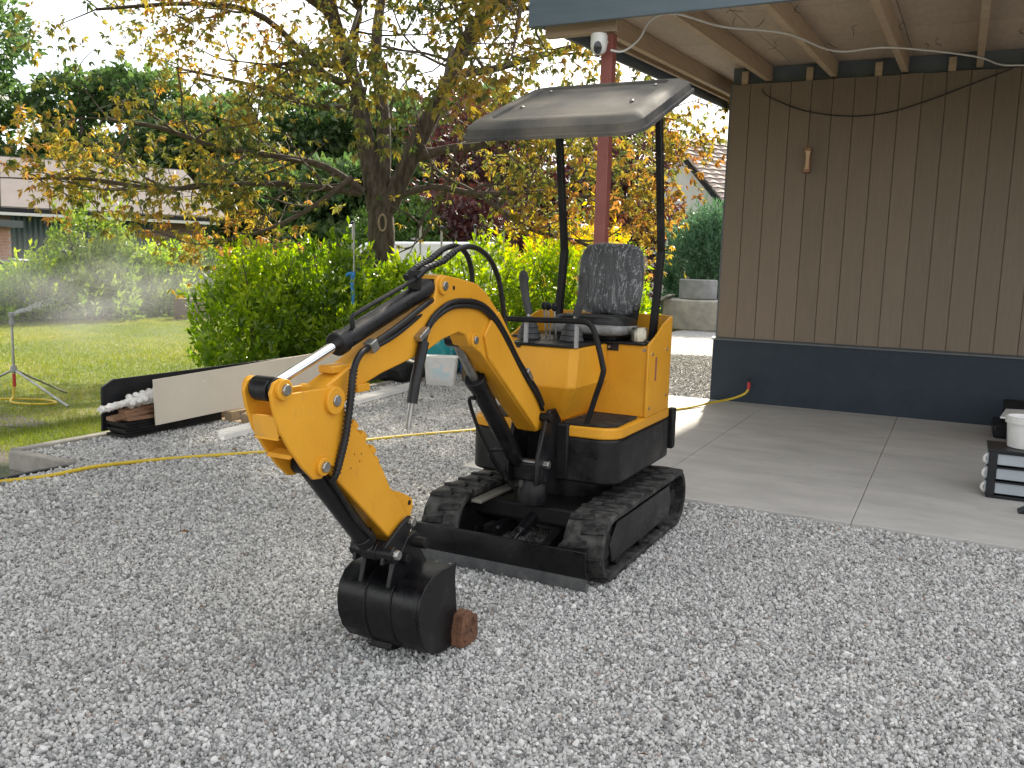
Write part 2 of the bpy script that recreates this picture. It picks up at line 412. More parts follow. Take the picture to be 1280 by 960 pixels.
def npmesh(name, V, Fc, material, tint=None, parent=None, loc=None):
    me = bpy.data.meshes.new(name)
    V = np.asarray(V, np.float32).reshape(-1, 3)
    if parent is not None:
        V = V - np.array(ORG.get(parent.name, (0, 0, 0)), np.float32)
    k = Fc.shape[1]
    me.vertices.add(len(V)); me.vertices.foreach_set('co', V.ravel())
    me.loops.add(Fc.size); me.loops.foreach_set('vertex_index', Fc.ravel().astype(np.int32))
    me.polygons.add(len(Fc)); me.polygons.foreach_set('loop_start', np.arange(0, Fc.size, k, dtype=np.int32))
    me.update(calc_edges=True)
    if tint is not None:
        a = me.attributes.new('tint', 'FLOAT', 'POINT'); a.data.foreach_set('value', np.asarray(tint, np.float32))
    me.materials.append(material)
    o = bpy.data.objects.new(name, me); COL.objects.link(o)
    if parent is not None: o.parent = parent
    return o

def leaves(P, Dr, size, width, tint, fold=.22, droop=.0):
    """one folded diamond per leaf. P base points, Dr unit directions, size length array"""
    n = len(P)
    Dr = Dr / np.linalg.norm(Dr, axis=1, keepdims=True)
    rv = rng.normal(size=(n, 3)); S = np.cross(Dr, rv); S /= np.linalg.norm(S, axis=1, keepdims=True) + 1e-9
    N = np.cross(S, Dr)
    L = size[:, None]; W = (size * width)[:, None] / 2
    mid = P + Dr * L * .45
    V = np.empty((n, 4, 3))
    V[:, 0] = P
    V[:, 1] = mid + S * W + N * W * fold
    V[:, 2] = P + Dr * L - np.array([0, 0, 1]) * L * droop
    V[:, 3] = mid - S * W + N * W * fold
    b = np.arange(n)[:, None] * 4
    Fc = np.concatenate([b + np.array([[0, 1, 2]]), b + np.array([[0, 2, 3]])], 0)
    return V.reshape(-1, 3), Fc, np.repeat(tint, 4)

def rdir(n, zb=0., zs=1.):
    d = rng.normal(size=(n, 3)); d[:, 2] = d[:, 2] * zs + zb
    return d / np.linalg.norm(d, axis=1, keepdims=True)

def vnoise(P, s, seed=0):
    """cheap smooth noise in -1..1"""
    q = P * s + seed * 7.31
    return (np.sin(q[:, 0] * 1.7 + 1.3 * np.sin(q[:, 1] * 1.1 + seed)) + np.sin(q[:, 1] * 1.9 + 1.7 * np.sin(q[:, 2] * 1.3)) + np.sin(q[:, 2] * 2.1 + 1.1 * np.sin(q[:, 0] * .9))) / 3

# ------------------------------------------------------------------ ground, gravel, lawn, patio
def sheet(name, x0, y0, x1, y1, z, material, nx=1, ny=1):
    mb = MB()
    for i in range(nx + 1):
        for j in range(ny + 1):
            mb.v.append((x0 + (x1 - x0) * i / nx, y0 + (y1 - y0) * j / ny, z))
    for i in range(nx):
        for j in range(ny):
            a = i * (ny + 1) + j
            mb.f.append((a, a + ny + 1, a + ny + 2, a + 1))
    return mb.build(name, material, smooth=0)

M['soil'] = mat('bare soil and rough grass', (.075, .075, .03), (.11, .085, .05), rough=.95, scale=.6, bump=.3, bscale=8)
struct(sheet('ground', -300, -300, 300, 300, -.20, 'soil'))

mt, n, b = newmat('lawn turf')
t = nd(n, 'ShaderNodeTexCoord')
n1 = nd(n, 'ShaderNodeTexNoise', Scale=.55, Detail=6., Roughness=.6); n2 = nd(n, 'ShaderNodeTexNoise', Scale=60., Detail=3.)
rp = nd(n, 'ShaderNodeValToRGB'); e = rp.color_ramp.elements
e[0].position = .34; e[0].color = (.10, .15, .03, 1); e[1].position = .72; e[1].color = (.30, .26, .08, 1)
x = e.new(.55); x.color = (.165, .205, .035, 1)
n.links.new(t.outputs['Object'], n1.inputs['Vector']); n.links.new(t.outputs['Object'], n2.inputs['Vector']); n.links.new(n1.outputs['Fac'], rp.inputs[0])
hs = nd(n, 'ShaderNodeHueSaturation'); mr = nd(n, 'ShaderNodeMapRange'); mr.inputs['To Min'].default_value = .6; mr.inputs['To Max'].default_value = 1.35
n.links.new(n2.outputs['Fac'], mr.inputs['Value']); n.links.new(mr.outputs[0], hs.inputs['Value']); n.links.new(rp.outputs[0], hs.inputs['Color']); n.links.new(hs.outputs[0], b.inputs['Base Color'])
bp = nd(n, 'ShaderNodeBump', Strength=.8, Distance=.04); n.links.new(n2.outputs['Fac'], bp.inputs['Height']); n.links.new(bp.outputs[0], b.inputs['Normal'])
b.inputs['Roughness'].default_value = .85
M['turf'] = mt
lawn = struct(sheet('lawn', -60, -8, -6.24, 70, -.12, 'turf', 40, 40))
struct(sheet('lawn_strip', -6.24, -8, -5.56, 4.02, -.124, 'turf'))

# gravel bed under the loose stones: same chippings, seen as cells where stones are too far to tell apart
mt, n, b = newmat('gravel bed')
t = nd(n, 'ShaderNodeTexCoord')
vo = nd(n, 'ShaderNodeTexVoronoi', Scale=62.); n.links.new(t.outputs['Object'], vo.inputs['Vector'])
vs = nd(n, 'ShaderNodeSeparateColor'); n.links.new(vo.outputs['Color'], vs.inputs[0])
rp = nd(n, 'ShaderNodeValToRGB'); e = rp.color_ramp.elements
e[0].position = 0; e[0].color = (.16, .16, .155, 1); e[1].position = 1; e[1].color = (.56, .555, .54, 1)
x = e.new(.45); x.color = (.36, .358, .35, 1)
n.links.new(vs.outputs[0], rp.inputs[0]); n.links.new(rp.outputs[0], b.inputs['Base Color'])
bp = nd(n, 'ShaderNodeBump', Strength=1., Distance=.02, invert=True); n.links.new(vo.outputs['Distance'], bp.inputs['Height']); n.links.new(bp.outputs[0], b.inputs['Normal'])
b.inputs['Roughness'].default_value = .85
M['gravelbed'] = mt
mb = MB()
mb.prism([(-5.50, -6), (9, -6), (9, 40), (-6.16, 40), (-6.16, 4.18), (-5.50, 4.04)], 'z', -.19, 0)
struct(mb.build('gravel_bed', 'gravelbed', smooth=0))

# concrete patio: separate slabs with open joints
mt, n, b = newmat('grey concrete slab')
t = nd(n, 'ShaderNodeTexCoord'); mpn = nd(n, 'ShaderNodeMapping', Scale=(1, 2.4, 1)); n.links.new(t.outputs['Object'], mpn.inputs['Vector'])
a1 = nd(n, 'ShaderNodeTexNoise', Scale=1.6, Detail=8., Roughness=.62); a2 = nd(n, 'ShaderNodeTexNoise', Scale=5., Detail=5., Roughness=.7); a3 = nd(n, 'ShaderNodeTexNoise', Scale=70., Detail=3.)
for q in (a1, a2, a3): n.links.new(mpn.outputs[0], q.inputs['Vector'])
rp = nd(n, 'ShaderNodeValToRGB'); e = rp.color_ramp.elements
e[0].position = .28; e[0].color = (.35, .338, .32, 1); e[1].position = .72; e[1].color = (.48, .465, .44, 1)
n.links.new(a1.outputs['Fac'], rp.inputs[0])
st = nd(n, 'ShaderNodeValToRGB'); e = st.color_ramp.elements; e[0].position = .60; e[0].color = (0, 0, 0, 1); e[1].position = .74; e[1].color = (.45, .45, .45, 1)
n.links.new(a2.outputs['Fac'], st.inputs[0])
m1 = nd(n, 'ShaderNodeMix', data_type='RGBA'); m1.inputs['B'].default_value = (.17, .155, .135, 1)
n.links.new(st.outputs[0], m1.inputs['Factor']); n.links.new(rp.outputs[0], m1.inputs['A']); n.links.new(m1.outputs['Result'], b.inputs['Base Color'])
b.inputs['Roughness'].default_value = .72
bp = nd(n, 'ShaderNodeBump', Strength=.08, Distance=.01); n.links.new(a3.outputs['Fac'], bp.inputs['Height']); n.links.new(bp.outputs[0], b.inputs['Normal'])
M['slab'] = mt
patio = struct(MB().box(-3.17, 5.56, -.05, 5.9, 10.155, .004).build('patio_base', 'concrete', smooth=0))
xs = [-3.17, -1.81, -.45, .91, 2.27, 3.63, 4.99]
for i in range(6):
    for (ya, yb) in ((5.545, 8.06), (8.06, 10.16)):
        MB().box(xs[i] + .0018, ya + .0018, -.045, xs[i + 1] - .0018, yb - .0018, .022 + random.uniform(-.001, .001)).build('slab', 'slab', patio, bevel=.004, smooth=0)

# loose chippings: points with size and turn, each carrying one of six broken-stone shapes
def stone_points():
    out = []
    for ra, rb, sp in ((1.1, 5.3, .0120), (5.3, 9.2, .0185), (9.2, 16., .036)):
        g = np.stack(np.meshgrid(np.arange(-rb, rb, sp), np.arange(0, rb, sp)), -1).reshape(-1, 2)
        g = g + rng.uniform(-.48, .48, g.shape) * sp
        d = np.hypot(g[:, 0], g[:, 1]); az = np.degrees(np.arctan2(g[:, 0], g[:, 1])) + 26.5
        k = (d >= ra) & (d < rb) & (np.abs(az) < 44)
        x, y = g[:, 0], g[:, 1]
        k &= ~((x > -3.15) & (y > 5.53) & (y < 10.2)) & ~((x > -2.5) & (y > 10))
        k &= (x > -6.15) & ((y > 4.12) | (x > -5.47))
        out.append(np.concatenate([g[k], np.full((k.sum(), 1), sp)], 1))
    return np.concatenate(out)
SP = stone_points()
# a second, sparse layer of chips riding on the bed
ex = SP[rng.random(len(SP)) < .16].copy(); ex[:, :2] += rng.normal(0, .01, (len(ex), 2))
ok = ~((ex[:, 0] > -3.16) & (ex[:, 1] > 5.5) & (ex[:, 1] < 10.2))
ex = ex[ok]
zz = np.concatenate([rng.normal(.002, .003, len(SP)), rng.normal(.010, .003, len(ex))])
SA = np.concatenate([SP, ex])
me = bpy.data.meshes.new('gravel')
me.vertices.add(len(SA))
me.vertices.foreach_set('co', np.column_stack([SA[:, 0], SA[:, 1], zz]).astype(np.float32).ravel())
a = me.attributes.new('size', 'FLOAT', 'POINT')
a.data.foreach_set('value', (np.clip(rng.lognormal(math.log(.0064), .30, len(SA)), .0035, .017) * (1 + .3 * (SA[:, 2] > .015) + .3 * (SA[:, 2] > .03))).astype(np.float32))
a = me.attributes.new('turn', 'FLOAT_VECTOR', 'POINT')
a.data.foreach_set('vector', rng.uniform(0, 6.283, (len(SA), 3)).astype(np.float32).ravel())
me.update()
gravel = bpy.data.objects.new('gravel', me); COL.objects.link(gravel)
tag(gravel, 'loose pale grey stone chippings covering the whole yard', 'gravel', kind='stuff')
mt, n, b = newmat('grey stone chip')
oi = nd(n, 'ShaderNodeObjectInfo'); rp = nd(n, 'ShaderNodeValToRGB'); e = rp.color_ramp.elements
e[0].position = 0; e[0].color = (.13, .129, .125, 1); e[1].position = 1; e[1].color = (.30, .27, .24, 1)
for p, c in ((.12, (.31, .308, .30)), (.5, (.44, .436, .422)), (.9, (.57, .565, .545)), (.982, (.63, .62, .60)), (.988, (.36, .28, .23)), (.994, (.17, .14, .12))):
    x = e.new(p); x.color = (*c, 1)
n.links.new(oi.outputs['Random'], rp.inputs[0])
nz = nd(n, 'ShaderNodeTexNoise', Scale=1.6, Detail=4.); t = nd(n, 'ShaderNodeTexCoord'); n.links.new(t.outputs['Object'], nz.inputs['Vector'])
hs = nd(n, 'ShaderNodeHueSaturation'); mr = nd(n, 'ShaderNodeMapRange'); mr.inputs['To Min'].default_value = .72; mr.inputs['To Max'].default_value = 1.28
n.links.new(nz.outputs['Fac'], mr.inputs['Value']); n.links.new(mr.outputs[0], hs.inputs['Value']); n.links.new(rp.outputs[0], hs.inputs['Color']); n.links.new(hs.outputs[0], b.inputs['Base Color'])
b.inputs['Roughness'].default_value = .8
M['chip'] = mt
ng = bpy.data.node_groups.new('chips', 'GeometryNodeTree')
ng.interface.new_socket('Geometry', in_out='INPUT', socket_type='NodeSocketGeometry')
ng.interface.new_socket('Geometry', in_out='OUTPUT', socket_type='NodeSocketGeometry')
N, Lk = ng.nodes, ng.links
gi, go = N.new('NodeGroupInput'), N.new('NodeGroupOutput')
jn = N.new('GeometryNodeJoinGeometry')
for k in range(6):
    ico = N.new('GeometryNodeMeshIcoSphere'); ico.inputs['Subdivisions'].default_value = 2; ico.inputs['Radius'].default_value = 1
    pos = N.new('GeometryNodeInputPosition'); av = N.new('ShaderNodeVectorMath'); av.operation = 'ADD'; av.inputs[1].default_value = (k * 3.7, k * 1.9, k * 5.3)
    tn = N.new('ShaderNodeTexNoise'); tn.inputs['Scale'].default_value = .9; tn.inputs['Detail'].default_value = 1.5
    Lk.new(pos.outputs[0], av.inputs[0]); Lk.new(av.outputs[0], tn.inputs['Vector'])
    sb = N.new('ShaderNodeVectorMath'); sb.operation = 'SUBTRACT'; sb.inputs[1].default_value = (.5, .5, .5); Lk.new(tn.outputs['Color'], sb.inputs[0])
    scn = N.new('ShaderNodeVectorMath'); scn.operation = 'SCALE'; scn.inputs['Scale'].default_value = 1.5; Lk.new(sb.outputs[0], scn.inputs[0])
    sp_ = N.new('GeometryNodeSetPosition'); Lk.new(ico.outputs['Mesh'], sp_.inputs['Geometry']); Lk.new(scn.outputs[0], sp_.inputs['Offset'])
    tr = N.new('GeometryNodeTransform'); tr.inputs['Scale'].default_value = (1.15, .95 - .04 * k, .72 + .05 * (k % 3)); Lk.new(sp_.outputs[0], tr.inputs['Geometry'])
    sm = N.new('GeometryNodeSetMaterial'); sm.inputs['Material'].default_value = M['chip']; Lk.new(tr.outputs[0], sm.inputs['Geometry'])
    gt = N.new('GeometryNodeGeometryToInstance'); Lk.new(sm.outputs[0], gt.inputs[0]); Lk.new(gt.outputs[0], jn.inputs[0])
ip = N.new('GeometryNodeInstanceOnPoints'); ip.inputs['Pick Instance'].default_value = True
rvn = N.new('FunctionNodeRandomValue'); rvn.data_type = 'INT'; rvn.inputs[4].default_value = 0; rvn.inputs[5].default_value = 5
a1 = N.new('GeometryNodeInputNamedAttribute'); a1.data_type = 'FLOAT'; a1.inputs['Name'].default_value = 'size'
a2 = N.new('GeometryNodeInputNamedAttribute'); a2.data_type = 'FLOAT_VECTOR'; a2.inputs['Name'].default_value = 'turn'
er = N.new('FunctionNodeEulerToRotation'); Lk.new(a2.outputs[0], er.inputs[0])
Lk.new(gi.outputs[0], ip.inputs['Points']); Lk.new(jn.outputs[0], ip.inputs['Instance']); Lk.new(rvn.outputs[2], ip.inputs['Instance Index'])
Lk.new(er.outputs[0], ip.inputs['Rotation']); Lk.new(a1.outputs[0], ip.inputs['Scale'])
Lk.new(ip.outputs[0], go.inputs[0])
gravel.modifiers.new('chips', 'NODES').node_group = ng

# grass blades on the lawn
def blades(n, x0, x1, y0, y1, z, h, wd):
    P = np.column_stack([rng.uniform(x0, x1, n), rng.uniform(y0, y1, n), np.full(n, z)])
    az = np.degrees(np.arctan2(P[:, 0], P[:, 1])) + 26.5
    P = P[(np.abs(az) < 42)]
    n = len(P)
    dr = rdir(n, 1.4, .6); L = h * rng.uniform(.6, 1.4, n); far = np.hypot(P[:, 0], P[:, 1]) / 12
    s = rdir(n, 0, 0.0); W = wd * np.maximum(1, far)
    V = np.empty((n, 3, 3)); V[:, 0] = P - s * W[:, None]; V[:, 1] = P + s * W[:, None]; V[:, 2] = P + dr * L[:, None]
    tn = np.clip(.42 + .30 * vnoise(P, .8, 3) + .16 * vnoise(P, 3.1, 5) + rng.normal(0, .16, n), 0, 1)
    return V, tn
V1, t1 = blades(230000, -19, -6.3, 4.3, 20, -.12, .05, .004)
V2, t2 = blades(26000, -7.5, -5.6, 2.5, 6.5, -.12, .05, .003)
keep = ~((V2[:, 0, 0] > -6.25) & (V2[:, 0, 1] > 4.0)) & ~((V2[:, 0, 0] > -7.0) & (V2[:, 0, 1] < 4.4) & (rng.random(len(V2)) < .93))
V = np.concatenate([V1, V2[keep]]); tn = np.concatenate([t1, t2[keep]])
gr = npmesh('grass', V.reshape(-1, 3), np.arange(len(V) * 3).reshape(-1, 3), LEAF['grass'], np.repeat(tn, 3))
tag(gr, 'short sunlit lawn grass with dry yellowish patches', 'grass', kind='stuff')

# puddle and mud in the corner beyond the kerb
M['water'] = mat('muddy puddle water', (.12, .115, .10), (.2, .19, .16), rough=.06, scale=2)
M['mud'] = mat('dark mud', (.06, .05, .04), (.11, .095, .075), rough=.7, scale=5, bump=.6, bscale=14)
def blob(cx, cy, rx, ry, z, n=28, seed=1):
    rd = random.Random(seed); ph = [rd.uniform(0, 6.28) for _ in range(3)]
    return [(cx + rx * math.cos(t) * (1 + .14 * math.sin(2 * t + ph[0]) + .1 * math.sin(3 * t + ph[1]) + .06 * math.sin(5 * t + ph[2])), cy + ry * math.sin(t) * (1 + .14 * math.sin(2 * t + ph[0]) + .1 * math.sin(3 * t + ph[1])), z) for t in [2 * math.pi * k / n for k in range(n)]]
mb = MB(); p = blob(-6.6, 4.05, 1.2, .62, -.112, seed=3); mb.add(p, [tuple(range(len(p)))]); struct(mb.build('mud_patch', 'mud', smooth=0))
mb = MB(); p = blob(-6.12, 3.93, .42, .28, -.104, seed=5); mb.add(p, [tuple(range(len(p)))]); struct(mb.build('puddle', 'water', smooth=0))
mb = MB(); p = blob(-8.6, 5.2, 1.0, .34, -.114, seed=8); mb.add(p, [tuple(range(len(p)))]); struct(mb.build('bare_soil_patch', 'mud', smooth=0))

# kerb along the lawn
kerb = thing('lawn_kerb', 'grey concrete kerb edging the gravel along the lawn', 'kerb', (-6.2, 4.2, -.12))
y = 4.12
while y < 12.5:
    MB().box(-6.255, y, -.18, -6.175, y + .995, .028).build('kerb_stone', 'kerbstone', kerb, bevel=.01); y += 1.0
MB().box(-6.175, 4.05, -.18, -5.52, 4.13, .028).build('kerb_stone', 'kerbstone', kerb, bevel=.01)
eb = MB(); eb.tube([(-5.49, 4.03, .0), (-5.50, 3.8, .005), (-5.52, 3.3, .0), (-5.52, 2.5, 0)], .018, n=6)
tag(eb.build('edging_strip', 'blackplastic'), 'dark edging strip between gravel and puddle beside kerb end', 'edging')

# ------------------------------------------------------------------ garage with its canopy roof
ga = thing('garage', 'brown plank clad garage with dark plinth and open timber eaves', 'building', (-2.46, 10.17, 0))
WX0, WX1, WY = -2.448, 5.6, 10.17
MB().box(WX0 + .02, WY + .03, .0, WX1, WY + 6.8, 3.56).build('wall_core', 'cladding', ga, smooth=0)
pw = .2176
nb_ = int((WX1 - WX0) / pw)
for i in range(nb_):
    x0 = WX0 + i * pw
    mb = MB().prism([(x0 + .0025, WY + .03), (x0 + .0025, WY + .003), (x0 + .006, WY), (x0 + pw - .006, WY), (x0 + pw - .0025, WY + .003), (x0 + pw - .0025, WY + .03)], 'z', .748, 3.565 + random.uniform(-.004, .004))
    mb.build('plank', 'cladding', ga, smooth=0)
MB().box(WX0 - .006, WY - .004, .76, WX0 + .012, WY + .05, 3.56).build('corner_trim', 'plinthcap', ga, bevel=.002)
for i in range(12):   # side planks
    y0 = WY + .05 + i * .5
    MB().box(WX0 - .004, y0, .748, WX0 + .02, y0 + .496, 3.55).build('plank', 'cladding', ga, smooth=0)
MB().box(WX0 - .025, WY - .022, 0, WX1, WY + 6.8, .722).build('plinth', 'anthracite', ga, bevel=.004)
mb = MB().prism([(WY - .045, .722), (WY - .045, .738), (WY - .0, .757), (WY + .03, .757), (WY + .03, .722)], 'x', WX0 - .04, WX1)
mb.build('plinth_cap', 'plinthcap', ga, smooth=0)
zr = lambda y: 3.585 + .065 * (y - 10.1)
RX0, RX1, RY0, RY1 = -3.03, 6.0, 6.24, 17.5
def slope_box(x0, x1, y0, y1, dz0, dz1):
    return MB().add([(x0, y0, zr(y0) + dz0), (x1, y0, zr(y0) + dz0), (x1, y1, zr(y1) + dz0), (x0, y1, zr(y1) + dz0), (x0, y0, zr(y0) + dz1), (x1, y0, zr(y0) + dz1), (x1, y1, zr(y1) + dz1), (x0, y1, zr(y1) + dz1)],
                    [(0, 3, 2, 1), (4, 5, 6, 7), (0, 1, 5, 4), (1, 2, 6, 5), (2, 3, 7, 6), (3, 0, 4, 7)])
roof = slope_box(RX0, RX1, RY0, RY1, .185, .26).build('roof', 'fascia', ga, smooth=0)
for i in range(8):     # plywood sheets
    for j in range(9):
        x0 = RX0 + .03 + i * 1.2; y0 = RY0 + .01 + j * 1.22
        slope_box(x0 + .002, min(x0 + 1.196, RX1), y0, min(y0 + 1.215, RY1 - .02), .166 + .001 * ((i + j) % 2), .184).build('roof_sheet', 'ply', roof, smooth=0)
for k, x in enumerate((-2.72, -2.05, -1.37, -.675, .01, .70, 1.39, 2.08, 2.77, 3.46, 4.15, 4.84)):
    slope_box(x - .031, x + .031, RY0 + .03, RY1 - .1, 0.002, .165).build('rafter', 'rafter', ga, bevel=.004, smooth=0)
for k in range(11):    # short blocks on the wall plate
    x = -1.71 + .69 * k - .69
    MB().box(x + .06, WY + .02, 3.56, x + .13, WY + .09, 3.71).build('block', 'rafter', ga, smooth=0)
MB().box(WX0, WY + .10, 3.55, WX1, WY + .12, 3.76).build('daylight_board', 'bluegap', ga, smooth=0)  # board fills the open gap, coloured like the bluish daylight behind
MB().box(RX0 - .02, RY0 - .03, zr(RY0) - .055, RX1, RY0 + .004, zr(RY0) + .34).build('fascia_board', 'fascia', ga, bevel=.003)
slope_box(RX0 - .026, RX0 + .006, RY0 + .006, RY1, -.02, .33).build('barge_board', 'fascia', ga, smooth=0)
slope_box(RX0 + .06, RX0 + .10, RY0 + .03, RY1, .05, .15).build('verge_batten', 'rafter', ga, smooth=0)
# edge beam carried by the post, along the eave
MB().box(-2.98, 6.36, zr(6.4) - .11, -2.40, 6.44, zr(6.4) - .001).build('eave_beam', 'rafter', ga, bevel=.004, smooth=0)
post = MB().box(-2.53, 6.40, 0.0, -2.44, 6.49, zr(6.4) - .112)
post.box(-2.56, 6.37, 0, -2.41, 6.52, .012)
tag(post.build('roof_post', 'redpost', bevel=.004), 'red brown square post holding up the eave corner', 'post')

# lamp on the wall
lm = thing('wall_lamp', 'small copper and wood lamp on the plank wall', 'lamp', (-1.56, 10.16, 2.6))
MB().lathe([(.032, 0), (.036, .015), (.022, .05), (.018, .12), (.022, .19), (.036, .225), (.032, .24)], (-1.56, 10.10, 2.6), n=18).build('body', 'lampwood', lm)
for z in (2.585, 2.815):
    MB().lathe([(.030, 0), (.042, .006), (.042, .034), (.03, .04)], (-1.56, 10.10, z), n=18).build('end_cap', 'copper', lm)
MB().box(-1.585, 10.125, 2.62, -1.535, 10.171, 2.82).build('back_plate', 'copper', lm, bevel=.004)

# tap and cables
tp = thing('garden_tap', 'wall tap with red hose connector on dark plinth', 'tap', (-2.02, 10.15, .22))
MB().cyl((-2.02, 10.16, .24), (-2.02, 10.08, .235), .016).build('spout', 'steel', tp)
MB().cyl((-2.02, 10.085, .265), (-2.02, 10.08, .18), .02, .016).build('connector', 'redplastic', tp)
MB().cyl((-2.02, 10.10, .25), (-2.02, 10.10, .30), .007).box(-2.05, 10.095, .295, -1.99, 10.105, .31).build('handle', 'blackplastic', tp)
wc = MB().tube([(-2.44, 6.36, 3.10), (-2.36, 6.42, 3.10), (-2.30, 6.588, 3.22), (-2.2, 6.55, zr(6.55) - .012), (-1.98, 6.45, 3.335), (-1.765, 6.98, 3.355), (-1.40, 7.53, 3.405), (-1.12, 8.36, 3.43), (-.70, 8.57, 3.475), (-.06, 9.33, 3.52), (.187, 10.02, 3.57), (.4, 10.1, 3.565), (1.2, 10.1, 3.5)], .008, n=6, sub=6)
tag(wc.build('white_cable', 'whiteplastic'), 'thin white cable strung under the rafters', 'cable')
bc = MB().tube([(-2.1, 10.14, 3.5), (-2.03, 10.15, 3.42), (-1.64, 10.155, 3.25), (-1.185, 10.155, 3.17), (-.8, 10.155, 3.19), (-.43, 10.155, 3.29), (-.15, 10.155, 3.39), (.126, 10.15, 3.49), (.3, 10.13, 3.55)], .006, n=6, sub=5)
tag(bc.build('dark_cable', 'blackplastic'), 'dark cable sagging across the top of the plank wall', 'cable')
cb = MB()
for k in range(18):    # cobweb-like strands hang from the boarding
    x = random.uniform(-1.9, .8); y = random.uniform(6.8, 9.6); z = zr(y) + .16
    pts = [(x, y, z)]
    for j in range(3):
        pts.append((pts[-1][0] + random.uniform(-.05, .05), pts[-1][1] + random.uniform(-.07, .07), pts[-1][2] - random.uniform(0, .035)))
    cb.tube(pts, .0022, n=4, sub=2)
tag(cb.build('cobwebs', 'blackplastic'), 'dusty dark cobweb strands under the roof boarding', 'cobweb', kind='stuff')

# security camera on the post
sk = thing('security_camera', 'white rounded security camera fixed to the red post', 'camera', (-2.49, 6.38, 3.1))
mb = MB().lathe([(.0, -.07), (.035, -.066), (.055, -.045), (.062, -.01), (.062, .06), (.056, .075), (.0, .078)], (-2.51, 6.30, 3.13), n=24)
cbod = mb.build('housing', 'whiteplastic', sk)
mb = MB(); 
for k in range(1):
    c = Vector((-2.51, 6.30, 3.105)); dv = Vector((.25, -.95, -.15)).normalized(); e = Vector((0, 0, 1)); s_ = dv.cross(e).normalized(); u_ = s_.cross(dv)
    ring = [c + dv * .0615 + s_ * .030 * math.cos(a) + u_ * .045 * math.sin(a) for a in [2 * math.pi * q / 20 for q in range(20)]]
    mb.add(ring + [c + dv * .069], [(i, (i + 1) % 20, 20) for i in range(20)])
mb.build('lens_window', 'glass', sk)
MB().cyl((-2.505, 6.35, 3.17), (-2.495, 6.405, 3.17), .02).build('bracket', 'whiteplastic', sk)

# ------------------------------------------------------------------ mini excavator (faces -Y, machine centre x = -1.845)
EX = thing('mini_excavator', 'yellow and black mini excavator with canopy standing on the gravel', 'excavator', (-1.845, 4.4, 0))
TR, TZ, TY0, TY1 = .160, .178, 3.865, 4.95

def stadium(r, n=14):
    p = []
    for k in range(n + 1):
        a = -math.pi / 2 - math.pi * k / n; p.append((TY0 + r * math.cos(a), TZ + r * math.sin(a)))
    for k in range(n + 1):
        a = math.pi / 2 - math.pi * k / n; p.append((TY1 + r * math.cos(a), TZ + r * math.sin(a)))
    return p

def ring_prism(mb, outer, inner, x0, x1):
    n = len(outer)
    vs = [(x0, *q) for q in outer] + [(x0, *q) for q in inner] + [(x1, *q) for q in outer] + [(x1, *q) for q in inner]
    fs = []
    for i in range(n):
        j = (i + 1) % n
        fs += [(i, j, n + j, n + i), (2 * n + i, 3 * n + i, 3 * n + j, 2 * n + j), (i, 2 * n + i, 2 * n + j, j), (n + i, n + j, 3 * n + j, 3 * n + i)]
    mb.add(vs, fs)

